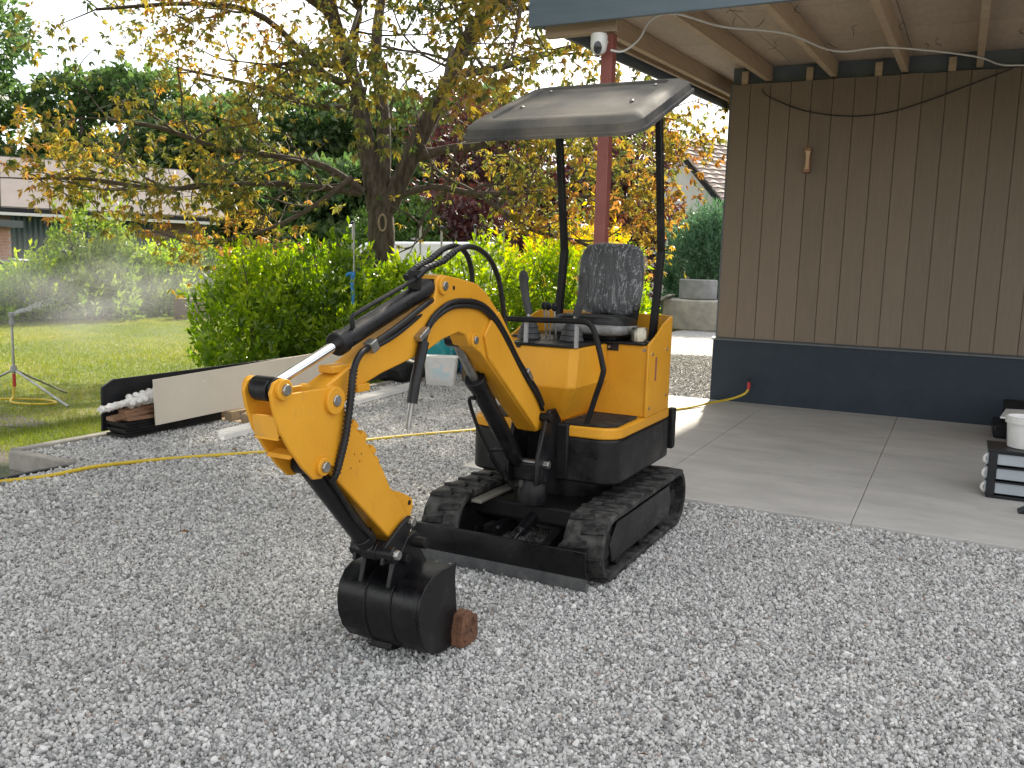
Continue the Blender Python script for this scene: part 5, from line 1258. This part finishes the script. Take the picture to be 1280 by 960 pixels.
tag(bk_.build('wicker_basket', 'wicker'), 'round brown basket beside the white tub', 'basket')
def bag(name, mat_, lb, c, s, seed, cat):
    rs_ = random.Random(seed); V_, F_ = cushion(*c, *s, 0, nu=22, nv=16); ph = [rs_.uniform(0, 6) for _ in range(4)]
    V_ = [(x + .03 * math.sin(14 * z + ph[0] + 9 * y), y + .03 * math.sin(13 * x + ph[1] + 7 * z), z + (.05 * math.sin(9 * x + ph[2]) + .03 * math.sin(17 * y + ph[3])) * (z > c[2])) for x, y, z in V_]
    tag(MB().add(V_, F_).build(name, mat_, smooth=30), lb, cat)
bag('teal_bag', 'teal', 'bulging teal bag behind the white tub', (-6.35, 10.3, .30), (.32, .3, .32), 1, 'bag')
bag('blue_bag', 'blue', 'blue and white bag right of the teal bag', (-5.75, 10.5, .26), (.2, .22, .26), 2, 'bag')
bag('blue_tarp', 'blue', 'crumpled blue and white tarpaulin behind the excavator deck', (-4.95, 11.3, .36), (.42, .35, .36), 3, 'tarpaulin')
bag('dark_sack', 'blackmatt', 'dark sack between cream board and white tub', (-6.25, 9.35, .16), (.25, .3, .16), 4, 'sack')

# stake with blue ribbon
sk_ = thing('ribbon_stake', 'thin stake with blue ribbon tied in the hedge', 'stake', (-7.3, 9.75, 0))
MB().cyl((-7.3, 9.75, 0), (-7.3, 9.75, 2.0), .012, n=8).build('stake', 'galv', sk_)
MB().tube([(-7.3, 9.735, 1.35), (-7.31, 9.72, 1.2), (-7.29, 9.72, 1.05), (-7.30, 9.72, .9), (-7.31, 9.72, .72)], .02, n=6, rs=[.03, .02, .024, .014, .02]).build('ribbon', 'bluerope', sk_)
MB().tube([(-7.40, 9.72, 1.30), (-7.33, 9.71, 1.33), (-7.26, 9.71, 1.30)], .022, n=6).build('ribbon_knot', 'bluerope', sk_)
for i, (x, y, h, lb) in enumerate(((-11.15, 14.85, 2.26, 'metal pole with round cap left of the trunk above the van'), (-9.91, 15.47, 2.30, 'metal pole with round cap just right of the trunk'), (-9.52, 15.66, 2.22, 'second metal pole right of the trunk'), (-8.91, 15.97, 2.27, 'metal pole with round cap above the boom hoses'), (-8.75, 16.04, 2.22, 'short metal pole third from the right end'), (-8.38, 16.23, 2.26, 'rightmost metal pole with round cap above the hedge'))):
    q = thing('metal_pole', lb, 'pole', (x, y, 0), 'poles above the hedge')
    MB().cyl((x, y, -.1), (x, y, h - .05), .022, n=10).build('pole', 'galv', q)
    MB().lathe([(.0, -.05), (.04, -.03), (.05, 0), (.04, .035), (0, .05)], (x, y, h), n=14).build('cap', 'glass', q)

# ------------------------------------------------------------------ hose, sprinkler and spray
hz = .016
hp = [(-5.75, 2.9, hz), (-5.424, 3.495, hz), (-5.31, 3.752, hz), (-5.247, 4.071, hz + .012), (-5.106, 4.5, hz), (-4.848, 4.873, hz), (-4.603, 5.215, hz), (-4.4, 5.652, hz), (-4.27, 6.023, hz), (-4.052, 6.434, hz), (-3.812, 6.833, hz), (-3.306, 7.694, hz + .01), (-2.80, 8.55, .035), (-2.50, 9.22, .035), (-2.36, 9.62, .05), (-2.19, 9.92, .075), (-2.06, 10.05, .13), (-2.02, 10.08, .19)]
tag(MB().tube(hp, .0135, n=8, sub=6).build('garden_hose', 'hoseyellow'), 'yellow garden hose running across gravel to the wall tap', 'hose')
SX, SY = -8.98, 6.0
sp_ = thing('lawn_sprinkler', 'tripod lawn sprinkler spraying water on the grass', 'sprinkler', (SX, SY, -.12))
MB().cyl((SX, SY, .12), (SX, SY, .74), .013, n=10).build('riser', 'galv', sp_)
MB().lathe([(.02, 0), (.028, .01), (.028, .05), (.018, .07), (.018, .10), (.03, .105), (.03, .14), (.012, .15)], (SX, SY, .70), n=14).build('sprinkler_head', 'greyplastic', sp_)
MB().lathe([(.025, 0), (.034, .01), (.034, .06), (.022, .08)], (SX, SY, .20), n=14).build('hub', 'greyplastic', sp_)
MB().cyl((SX, SY, .05), (SX, SY, .19), .017, n=10).build('hose_connector', 'redplastic', sp_)
for (fx, fy) in ((SX + .72, SY + .10), (SX - .55, SY - .35), (SX - .12, SY + .70)):
    MB().cyl((SX, SY, .235), (fx, fy, -.11), .012, n=8).build('leg', 'galv', sp_)
hl = [(SX, SY, .06), (SX + .01, SY - .03, -.05), (SX + .12, SY - .12, -.095), (SX + .42, SY - .06, -.095), (SX + .52, SY + .10, -.095), (SX + .30, SY + .16, -.09), (SX - .05, SY - .05, -.085), (SX - .5, SY - .5, -.095), (SX - 1.2, SY - 1.0, -.095)]
tag(MB().tube(hl, .0125, n=8, sub=6).build('sprinkler_hose', 'hoseyellow'), 'looped yellow hose on the grass under the sprinkler', 'hose')
mt, n, b = newmat('spray droplets'); b.inputs['Base Color'].default_value = (.9, .92, .93, 1); b.inputs['Roughness'].default_value = .1; b.inputs['Transmission Weight'].default_value = .5; b.inputs['IOR'].default_value = 1.33
M['drop'] = mt
dm = MB()
for k in range(900):
    t = random.random() ** 1.8; s_ = .02 + .12 * t
    p = Vector((SX + .25 * t + random.gauss(0, .05 * t + .004), SY + .5 * t + random.gauss(0, .05 * t + .004), .82 + .26 * t - .1 * t * t + random.gauss(0, .03 * t + .004)))
    r_ = random.uniform(.0025, .007) * (1.15 - .6 * t)
    dm.add([p + Vector(v) * r_ for v in ((1, 0, 0), (-1, 0, 0), (0, 1, 0), (0, -1, 0), (0, 0, 1.5), (0, 0, -1.5))], [(0, 2, 4), (2, 1, 4), (1, 3, 4), (3, 0, 4), (2, 0, 5), (1, 2, 5), (3, 1, 5), (0, 3, 5)])
tag(dm.build('water_jet', 'drop', smooth=60), 'white jet of droplets leaving the sprinkler head', 'water', kind='stuff')
# drifting fine spray: a soft volume over the lawn
mt = bpy.data.materials.new('fine spray'); mt.use_nodes = True; n = mt.node_tree; n.nodes.clear()
om = n.nodes.new('ShaderNodeOutputMaterial'); pv = n.nodes.new('ShaderNodeVolumePrincipled'); pv.inputs['Color'].default_value = (.97, .98, 1, 1); pv.inputs['Anisotropy'].default_value = .5
t = n.nodes.new('ShaderNodeTexCoord'); ln_ = n.nodes.new('ShaderNodeVectorMath'); ln_.operation = 'LENGTH'; n.links.new(t.outputs['Object'], ln_.inputs[0])
mr = n.nodes.new('ShaderNodeMapRange'); mr.inputs['From Min'].default_value = 1.0; mr.inputs['From Max'].default_value = .15; mr.inputs['To Min'].default_value = 0; mr.inputs['To Max'].default_value = 1
nz = n.nodes.new('ShaderNodeTexNoise'); nz.inputs['Scale'].default_value = 2.6; nz.inputs['Detail'].default_value = 3; n.links.new(t.outputs['Object'], nz.inputs['Vector'])
r2_ = n.nodes.new('ShaderNodeMapRange'); r2_.inputs['From Min'].default_value = .35; r2_.inputs['From Max'].default_value = .7
mu = n.nodes.new('ShaderNodeMath'); mu.operation = 'MULTIPLY'; m2 = n.nodes.new('ShaderNodeMath'); m2.operation = 'MULTIPLY'; m2.inputs[1].default_value = .085
n.links.new(ln_.outputs['Value'], mr.inputs['Value']); n.links.new(nz.outputs['Fac'], r2_.inputs['Value']); n.links.new(mr.outputs[0], mu.inputs[0]); n.links.new(r2_.outputs[0], mu.inputs[1]); n.links.new(mu.outputs[0], m2.inputs[0]); n.links.new(m2.outputs[0], pv.inputs['Density']); n.links.new(pv.outputs[0], om.inputs['Volume'])
bm = bmesh.new(); bmesh.ops.create_icosphere(bm, subdivisions=3, radius=1); me = bpy.data.meshes.new('water_spray'); bm.to_mesh(me); bm.free(); me.materials.append(mt)
vo_ = bpy.data.objects.new('water_spray', me); COL.objects.link(vo_); vo_.location = (-13.2, 10.6, .75); vo_.scale = (4.6, 3.2, 1.25); vo_.rotation_euler = (0, 0, R(140))
tag(vo_, 'fine white spray drifting over the lawn from the sprinkler', 'mist', kind='stuff')

# ------------------------------------------------------------------ things on the patio at the right edge
dr = thing('drawer_unit', 'black plastic drawer unit with frosted panels lying on the patio', 'drawers', (.9, 6.9, .022))
X0, X1, Y0, Y1, Z0, Z1 = .285, 1.25, 6.72, 7.10, .024, .36
MB().box(X0, Y0, Z1 - .018, X1, Y1, Z1).box(X0 + .01, Y0 + .01, Z0, X1, Y1, Z0 + .02).build('frame_plate', 'blackplastic', dr, bevel=.004)
mb = MB()
for xx in (X0 + .01, X1 - .06): mb.box(xx, Y0, Z0 + .0205, xx + .05, Y1, Z1 - .0185)
mb.build('frame_post', 'blackplastic', dr, bevel=.003)
for k in range(3):
    z0 = Z0 + .022 + k * .099
    MB().box(X0 + .06, Y0 + .012, z0 + .012, X1 - .06, Y1 - .02, z0 + .088).build('drawer', 'frosted', dr, bevel=.004)
    MB().box(X0 + .0605, Y0 + .002, z0 + .0885, X1 - .0605, Y1 - .01, z0 + .0985).build('shelf', 'blackplastic', dr)
    MB().tube([(X0 + .008, Y0 + .05, z0 + .075), (X0 - .012, Y0 + .05, z0 + .055), (X0 - .014, Y0 + .05, z0 + .03), (X0 + .006, Y0 + .05, z0 + .012)], .012, n=8).build('handle', 'whiteplastic', dr)
    MB().box(X0 - .002, Y0 + .02, z0 + .012, X0 + .0095, Y1 - .02, z0 + .088).build('drawer_front', 'frosted', dr, bevel=.003)
pa = thing('white_bucket', 'round white plastic bucket on the drawer unit', 'bucket', (.50, 6.93, .361))
MB().lathe([(.105, 0), (.112, .004), (.128, .185), (.136, .19), (.136, .215), (.126, .216), (.122, .19), (.105, .01)], (.515, 6.93, .361), n=32).build('bucket_body', 'whiteplastic', pa)
MB().lathe([(.137, 0), (.139, .006), (.139, .014), (.136, .018)], (.515, 6.93, .53), n=32).build('rim', 'whiteplastic', pa)
bx2 = thing('tool_case', 'black tool case on the patio behind the white bucket', 'case', (.75, 9.6, .022))
MB().box(.42, 9.35, .024, 1.25, 9.85, .16).build('case_body', 'blackplastic', bx2, bevel=.02)
MB().prism([(9.36, .162), (9.84, .162), (9.84, .34), (9.72, .36)], 'x', .50, 1.25).build('case_lid', 'blackplastic', bx2, bevel=.012)
MB().box(.60, 9.33, .10, .70, 9.349, .14).build('latch', 'greyplastic', bx2, bevel=.003)
shp = MB().add([(.44, 8.85, .30), (1.3, 8.75, .34), (1.3, 9.2, .36), (.50, 9.28, .32), (.44, 8.85, .285), (1.3, 8.75, .325), (1.3, 9.2, .345), (.5, 9.28, .305)], [(0, 1, 2, 3), (7, 6, 5, 4), (0, 4, 5, 1), (1, 5, 6, 2), (2, 6, 7, 3), (3, 7, 4, 0)])
tag(shp.build('white_sheet', 'whiteplastic', smooth=0), 'flat white plastic sheet lying on the boxes behind the bucket', 'sheet')
MBc = MB().box(.52, 8.8, .024, 1.25, 9.22, .283)
tag(MBc.build('dark_crate', 'blackplastic', bevel=.015), 'dark crate under the flat white sheet', 'crate')
wd = MB().prism([(.47, .024), (.60, .024), (.60, .11)], 'y', 6.36, 6.50)
tag(wd.build('black_wedge', 'blackplastic', bevel=.006), 'small black wedge on the patio in front of the drawers', 'wedge')

# ------------------------------------------------------------------ concrete blocks behind
q = MB().box(-6.75, 22.0, -.02, -5.0, 23.0, .78); q.v = [(x + .02 * math.sin(7 * z + y), y, z) for x, y, z in q.v]
tag(q.build('concrete_block', 'concrete', bevel=.05), 'big pale concrete block under the grey concrete ring', 'block')
q = MB().lathe([(.46, 0), (.48, .02), (.48, .48), (.46, .50), (.40, .50), (.40, .05)], (-5.95, 22.5, .79), n=36)
tag(q.build('concrete_ring', mat('grey concrete ring', (.17, .18, .18), (.25, .26, .26), rough=.85, scale=4)), 'grey concrete ring standing on the pale block', 'ring')
q = MB().obox((-6.95, 22.1, .62), (.42, .03, .26), (-.02, .4, 0), (-.012, 0, .02))
tag(q.build('leaning_slab', 'concrete', bevel=.01), 'thin pale slab leaning against the concrete block', 'slab')

# ------------------------------------------------------------------ barn, brick pillar, vehicles, fence, house
bA, bB = Vector((-29.36, 19.39)), Vector((-25.3, 25.4)); bd = (bB - bA).normalized(); bn = Vector((-bd.y, bd.x))
bs = bA - bd * 9; be = bB
def bp_(s, t, z): q = bs + bd * s + bn * t; return (q.x, q.y, z)
BL = (be - bs).length
barn = thing('barn', 'long barn with dark green sheet walls and pinkish roof', 'building', (bs.x, bs.y, -.2))
DEP = 8.5
mb = MB().add([bp_(0, .5, -.2), bp_(BL - .5, .5, -.2), bp_(BL - .5, DEP - .5, -.2), bp_(0, DEP - .5, -.2), bp_(0, .5, 2.82), bp_(BL - .5, .5, 2.82), bp_(BL - .5, DEP - .5, 2.82), bp_(0, DEP - .5, 2.82)], [(0, 3, 2, 1), (4, 5, 6, 7), (0, 1, 5, 4), (1, 2, 6, 5), (2, 3, 7, 6), (3, 0, 4, 7)])
mb.build('wall', 'fencewood', barn, smooth=0)
for (sa, sb) in ((1.0, 8.9), (9.3, 13.9)):
    nrib = int((sb - sa) / .17)
    for k in range(nrib):
        s0 = sa + k * .17
        MB().add([bp_(s0, .49, .0), bp_(s0 + .05, .44, 0), bp_(s0 + .11, .44, 0), bp_(s0 + .165, .49, 0), bp_(s0, .49, 2.72), bp_(s0 + .05, .44, 2.72), bp_(s0 + .11, .44, 2.72), bp_(s0 + .165, .49, 2.72)], [(0, 1, 5, 4), (1, 2, 6, 5), (2, 3, 7, 6)]).build('wall_sheet', 'barngreen', barn, smooth=0)
ZE, ZR = 3.0, 5.05
for k in range(11):
    s0 = k * (BL + .3) / 11; s1 = s0 + (BL + .3) / 11 - .035; hip = 0
    for side in (0, 1):
        t0, t1 = (0, DEP / 2 + .02) if side == 0 else (DEP, DEP / 2 - .02)
        e1 = .9 if k == 10 else 0
        v0, v1, v2, v3 = bp_(s0, t0, ZE), bp_(s1, t0, ZE), bp_(s1 - e1, t1, ZR), bp_(s0, t1, ZR)
        MB().add([v0, v1, v2, v3] + [(x, y, z - .05) for x, y, z in (v0, v1, v2, v3)], [(0, 1, 2, 3), (7, 6, 5, 4), (0, 4, 5, 1), (1, 5, 6, 2), (2, 6, 7, 3), (3, 7, 4, 0)]).build('roof_sheet', 'roofsheet', barn, smooth=0)
MB().add([bp_(0, -.02, 2.70), bp_(BL, -.02, 2.70), bp_(BL, -.02, 2.80), bp_(0, -.02, 2.80), bp_(0, .3, 2.70), bp_(BL, .3, 2.70), bp_(BL, .3, 2.80), bp_(0, .3, 2.80)], [(0, 1, 2, 3), (7, 6, 5, 4), (0, 4, 5, 1), (3, 2, 6, 7)]).build('eave_trim', 'trimwhite', barn, smooth=0)
MB().add([bp_(0, .02, 2.82), bp_(BL, .02, 2.82), bp_(BL, .02, 2.97), bp_(0, .02, 2.97), bp_(0, .2, 2.82), bp_(BL, .2, 2.82), bp_(BL, .2, 2.97), bp_(0, .2, 2.97)], [(0, 1, 2, 3), (7, 6, 5, 4), (0, 4, 5, 1), (3, 2, 6, 7)]).build('gutter', 'blackplastic', barn, smooth=0)
MB().add([bp_(BL - .52, .6, 2.8), bp_(BL - .52, DEP - .6, 2.8), bp_(BL - .7, DEP / 2, 4.9), bp_(BL - .42, .6, 2.8), bp_(BL - .42, DEP - .6, 2.8), bp_(BL - .6, DEP / 2, 4.9)], [(0, 1, 2), (5, 4, 3), (0, 3, 4, 1), (1, 4, 5, 2), (2, 5, 3, 0)]).build('gable', 'brick', barn, smooth=0)
# brick pillar with flat roof at the left edge
pi_ = thing('brick_pillar', 'brick pillar carrying a flat grey roof edge at far left', 'pillar', (-26.6, 17.3, -.2))
MB().box(-27.0, 16.6, -.2, -26.2, 17.6, 2.2).build('core', 'mortar', pi_, smooth=0)
for r_ in range(24):
    for k in range(4):
        y0 = 16.6 + k * .25 + (.125 if r_ % 2 else 0) - .06
        z0 = -.15 + r_ * .098
        MB().box(-26.21, max(y0, 16.59), z0, -26.185, min(y0 + .235, 17.61), z0 + .085).build('brick', 'brick', pi_, smooth=0)
MB().box(-29, 14, 2.21, -26.0, 17.9, 2.42).build('roof_edge', 'plinthcap', pi_, smooth=0)

def vehicle(name, label, cat, c, ang, prof, wdt, glassp, paint, wheels, wr=.31, lights=True):
    """prof: side outline (along, z); built along +x then turned"""
    t = bpy.data.objects.new(name, None); COL.objects.link(t); t.location = c; t.rotation_euler = (0, 0, ang); tag(t, label, cat); ORG[t.name] = Vector()
    hw = wdt / 2
    mbv = MB(); n = len(prof); zt = max(z for _, z in prof)
    rowp = [(-hw, 0.), (-hw + .04, .0), (hw - .04, 0.), (hw, 0.)]
    ins = lambda z: .10 * max(0, (z - zt * .55) / (zt * .45))
    mbv.v = [(x, -hw + ins(z), z) for x, z in prof] + [(x, hw - ins(z), z) for x, z in prof]
    mbv.f = [tuple(range(n - 1, -1, -1)), tuple(range(n, 2 * n))] + [(i, (i + 1) % n, n + (i + 1) % n, n + i) for i in range(n)]
    body = mbv.build('body', paint, t, bevel=.06, seg=3, smooth=50)
    for s in (-1, 1):
        for g_ in glassp:
            q = MB(); vs = [(x, s * (hw - ins(z) + .004), z) for x, z in g_]; vs2 = [(x, s * (hw - ins(z) - .02), z) for x, z in g_]; k = len(g_)
            q.add(vs + vs2, [tuple(range(k)), tuple(range(2 * k - 1, k - 1, -1))] + [(i, (i + 1) % k, k + (i + 1) % k, k + i) for i in range(k)]); q.build('side_window', 'glass', body, smooth=0)
        for wx in wheels:
            w_ = MB().lathe([(.10, -.09), (wr * .62, -.1), (wr * .95, -.095), (wr, -.06), (wr, .06), (wr * .95, .095), (wr * .62, .1), (.1, .09)], (wx, s * (hw - .09), wr), (0, 1, 0), n=24).build('wheel', 'tyre', t)
            MB().lathe([(.02, -.012), (wr * .58, -.01), (wr * .6, .01), (.02, .02)], (wx, s * (hw + .004), wr), (0, s, 0), n=18).build('rim', 'steel', w_)
    return t, body, hw, ins
carp = [(-1.95, .25), (1.95, .25), (2.05, .5), (2.0, .78), (1.2, .92), (.55, 1.42), (-.9, 1.46), (-1.7, 1.05), (-2.0, .95), (-2.05, .5)]
cwin = [[(.5, 1.36), (-.1, 1.40), (-.1, .95), (1.0, .93)], [(-.16, 1.40), (-.85, 1.40), (-1.4, 1.05), (-1.3, .95), (-.16, .95)]]
for nm, lb, c, ang, pt_ in (('parked_car', 'pale silver parked car behind the far hedge', (-27.6, 18.9, -.2), R(60), 'white_paint'), ('parked_car', 'dark parked car in front of the pale one', (-25.6, 16.6, -.2), R(55), 'dark_paint')):
    t, body, hw, ins = vehicle(nm, lb, 'car', c, ang, carp, 1.74, cwin, pt_, (-1.25, 1.28))
    t['group'] = 'cars parked beyond the hedge'
    MB().add([(1.17, -.62, .95), (1.17, .62, .95), (.60, .55, 1.40), (.60, -.55, 1.40), (1.15, -.62, .93), (1.15, .62, .93), (.58, .55, 1.38), (.58, -.55, 1.38)], [(0, 1, 2, 3), (7, 6, 5, 4), (0, 4, 5, 1), (2, 6, 7, 3)]).build('windscreen', 'glass', body, smooth=0)
    for s in (-1, 1):
        MB().box(1.93, s * .62 - .16, .60, 2.06, s * .62 + .16, .74).build('headlight', 'frosted', body, bevel=.02)
        MB().box(-2.07, s * .66 - .12, .70, -1.95, s * .66 + .12, .9).build('tail_light', 'redplastic', body, bevel=.02)
        MB().box(.75, s * .96 - .08, .92, .9, s * .96 + .08, 1.04).build('mirror', 'blackplastic', body, bevel=.02)
vanp = [(-2.4, .3), (2.3, .3), (2.45, .55), (2.38, .95), (1.75, 1.15), (1.0, 1.88), (.8, 1.97), (-2.3, 2.05), (-2.45, 1.9), (-2.45, .5)]
vwin = [[(.85, 1.8), (.2, 1.85), (.2, 1.25), (1.45, 1.2)]]
t, body, hw, ins = vehicle('parked_van', 'white parked van behind the tree trunk and hedge', 'van', (-12.4, 18.7, 0), R(205), vanp, 1.8, vwin, 'white_paint', (-1.5, 1.45))
MB().add([(1.72, -.7, 1.2), (1.72, .7, 1.2), (1.02, .62, 1.87), (1.02, -.62, 1.87), (1.70, -.7, 1.17), (1.70, .7, 1.17), (1.0, .62, 1.84), (1.0, -.62, 1.84)], [(0, 1, 2, 3), (7, 6, 5, 4), (0, 4, 5, 1), (2, 6, 7, 3)]).build('windscreen', 'glass', body, smooth=0)
for s in (-1, 1): MB().box(2.33, s * .68 - .14, .68, 2.47, s * .68 + .14, .88).build('headlight', 'frosted', body, bevel=.02)
MB().box(-2.2, -.7, 2.06, -2.12, .7, 2.10).box(-.3, -.7, 2.06, -.22, .7, 2.10).build('roof_bar', 'steel', body)
fe = thing('wood_fence', 'brown wooden fence beyond the hedge left of the trunk', 'fence', (-16.5, 18.8, -.12))
for k in range(18):
    y0 = 17.8 + k * .16; MB().box(-17.0 + .45 * k * .16, y0, -.12, -16.97 + .45 * k * .16, y0 + .15, 1.95 + .01 * (k % 3)).build('fence_board', 'fencewood', fe, smooth=0)
bw = thing('brick_planter', 'low brown brick planter at the far lawn edge', 'planter', (-17.6, 17.2, -.12))
MB().box(-17.75, 16.2, -.12, -17.35, 17.9, .42).build('core', 'fencewood', bw, smooth=0)
for r_ in range(6):
    for k in range(8):
        y0 = 16.2 + k * .215 + (.1 if r_ % 2 else 0); z0 = -.1 + r_ * .088
        if y0 > 17.85: continue
        MB().box(-17.352, y0, z0, -17.33, min(y0 + .203, 17.91), z0 + .076).build('brick', 'fencewood', bw, smooth=0)
# house behind the conifer: gable to us, tiled slope falling right
ho = thing('tiled_house', 'pale house with weathered tiled roof behind the conifer', 'building', (-11.4, 38, -.2))
AXp, ZA, EXp, ZEv = -11.5, 7.2, -6.2, 2.9
MB().prism([(-16.8, -.2), (EXp - .35, -.2), (EXp - .35, ZEv + .1), (AXp, ZA - .2), (-16.8, ZEv - .2)], 'y', 38.0, 50).build('wall', 'render', ho, smooth=0)
sl_ = Vector((EXp - AXp, 0, ZEv - ZA)); sln = sl_.length; sd = sl_.normalized(); upn = Vector((-sd.z, 0, sd.x))
if upn.z < 0: upn = -upn
RT = MB()
rows = 20
rowmesh = None
for r_ in range(rows):      # each tile course is a scalloped strip
    mbr = MB(); nt_ = 40; ln2 = sln / rows * 1.12
    a = Vector((AXp, 37.7, ZA)) + sd * (sln / rows * r_) + upn * .05
    for k in range(nt_ + 1):
        yy = k * .30
        hgt = .035 * (k % 2)
        mbr.v += [tuple(a + Vector((0, yy, 0)) + upn * hgt), tuple(a + sd * ln2 + Vector((0, yy, 0)) + upn * (hgt + .05))]
    for k in range(nt_): mbr.f.append((2 * k, 2 * k + 1, 2 * k + 3, 2 * k + 2))
    mbr.build('tile_course', 'tile', ho, smooth=0)
sl2 = Vector((-16.8 - AXp, 0, ZEv - ZA))
MB().add([(AXp, 37.7, ZA), (AXp, 50, ZA), (-17.2, 50, ZEv - .3), (-17.2, 37.7, ZEv - .3), (AXp, 37.7, ZA - .12), (AXp, 50, ZA - .12), (-17.2, 50, ZEv - .42), (-17.2, 37.7, ZEv - .42)], [(0, 1, 2, 3), (7, 6, 5, 4), (0, 4, 5, 1), (1, 5, 6, 2), (2, 6, 7, 3), (3, 7, 4, 0)]).build('roof_slope', 'tile', ho, smooth=0)
MB().beam((AXp, 37.68, ZA - .12), (EXp, 37.68, ZEv - .12), .06, .2, (0, 0, 1)).build('verge_board', 'blackmatt', ho)
MB().box(-10.6, 41, 5.8, -9.9, 41.7, 7.6).build('chimney', 'brick', ho, smooth=0)
ho.rotation_euler = (0, 0, R(-35))

# ------------------------------------------------------------------ fallen leaves on the gravel
rl = random.Random(12)
spots = [(-.02, 3.42), (-.75, 2.45), (-3.6, 3.35), (-2.75, 2.6), (-2.9, 4.7), (-4.2, 4.4), (-4.9, 5.0)]
for i, (x, y) in enumerate(spots):
    P = np.array([[x, y, .028]]); P = np.repeat(P, 1, 0)
    a = rl.uniform(0, 6.28); V, Fc, tn = leaves(P, np.array([[math.cos(a), math.sin(a), .05]]), np.array([rl.uniform(.03, .055)]), .55, np.array([rl.random()]), fold=rl.uniform(-.3, .5))
    V[:, 2] = np.maximum(V[:, 2], .024)
    o = npmesh('fallen_leaf', V, Fc, LEAF['dry'], tn)
    tag(o, 'small dry brown leaf lying loose on the gravel', 'leaf', 'fallen leaves on the gravel')
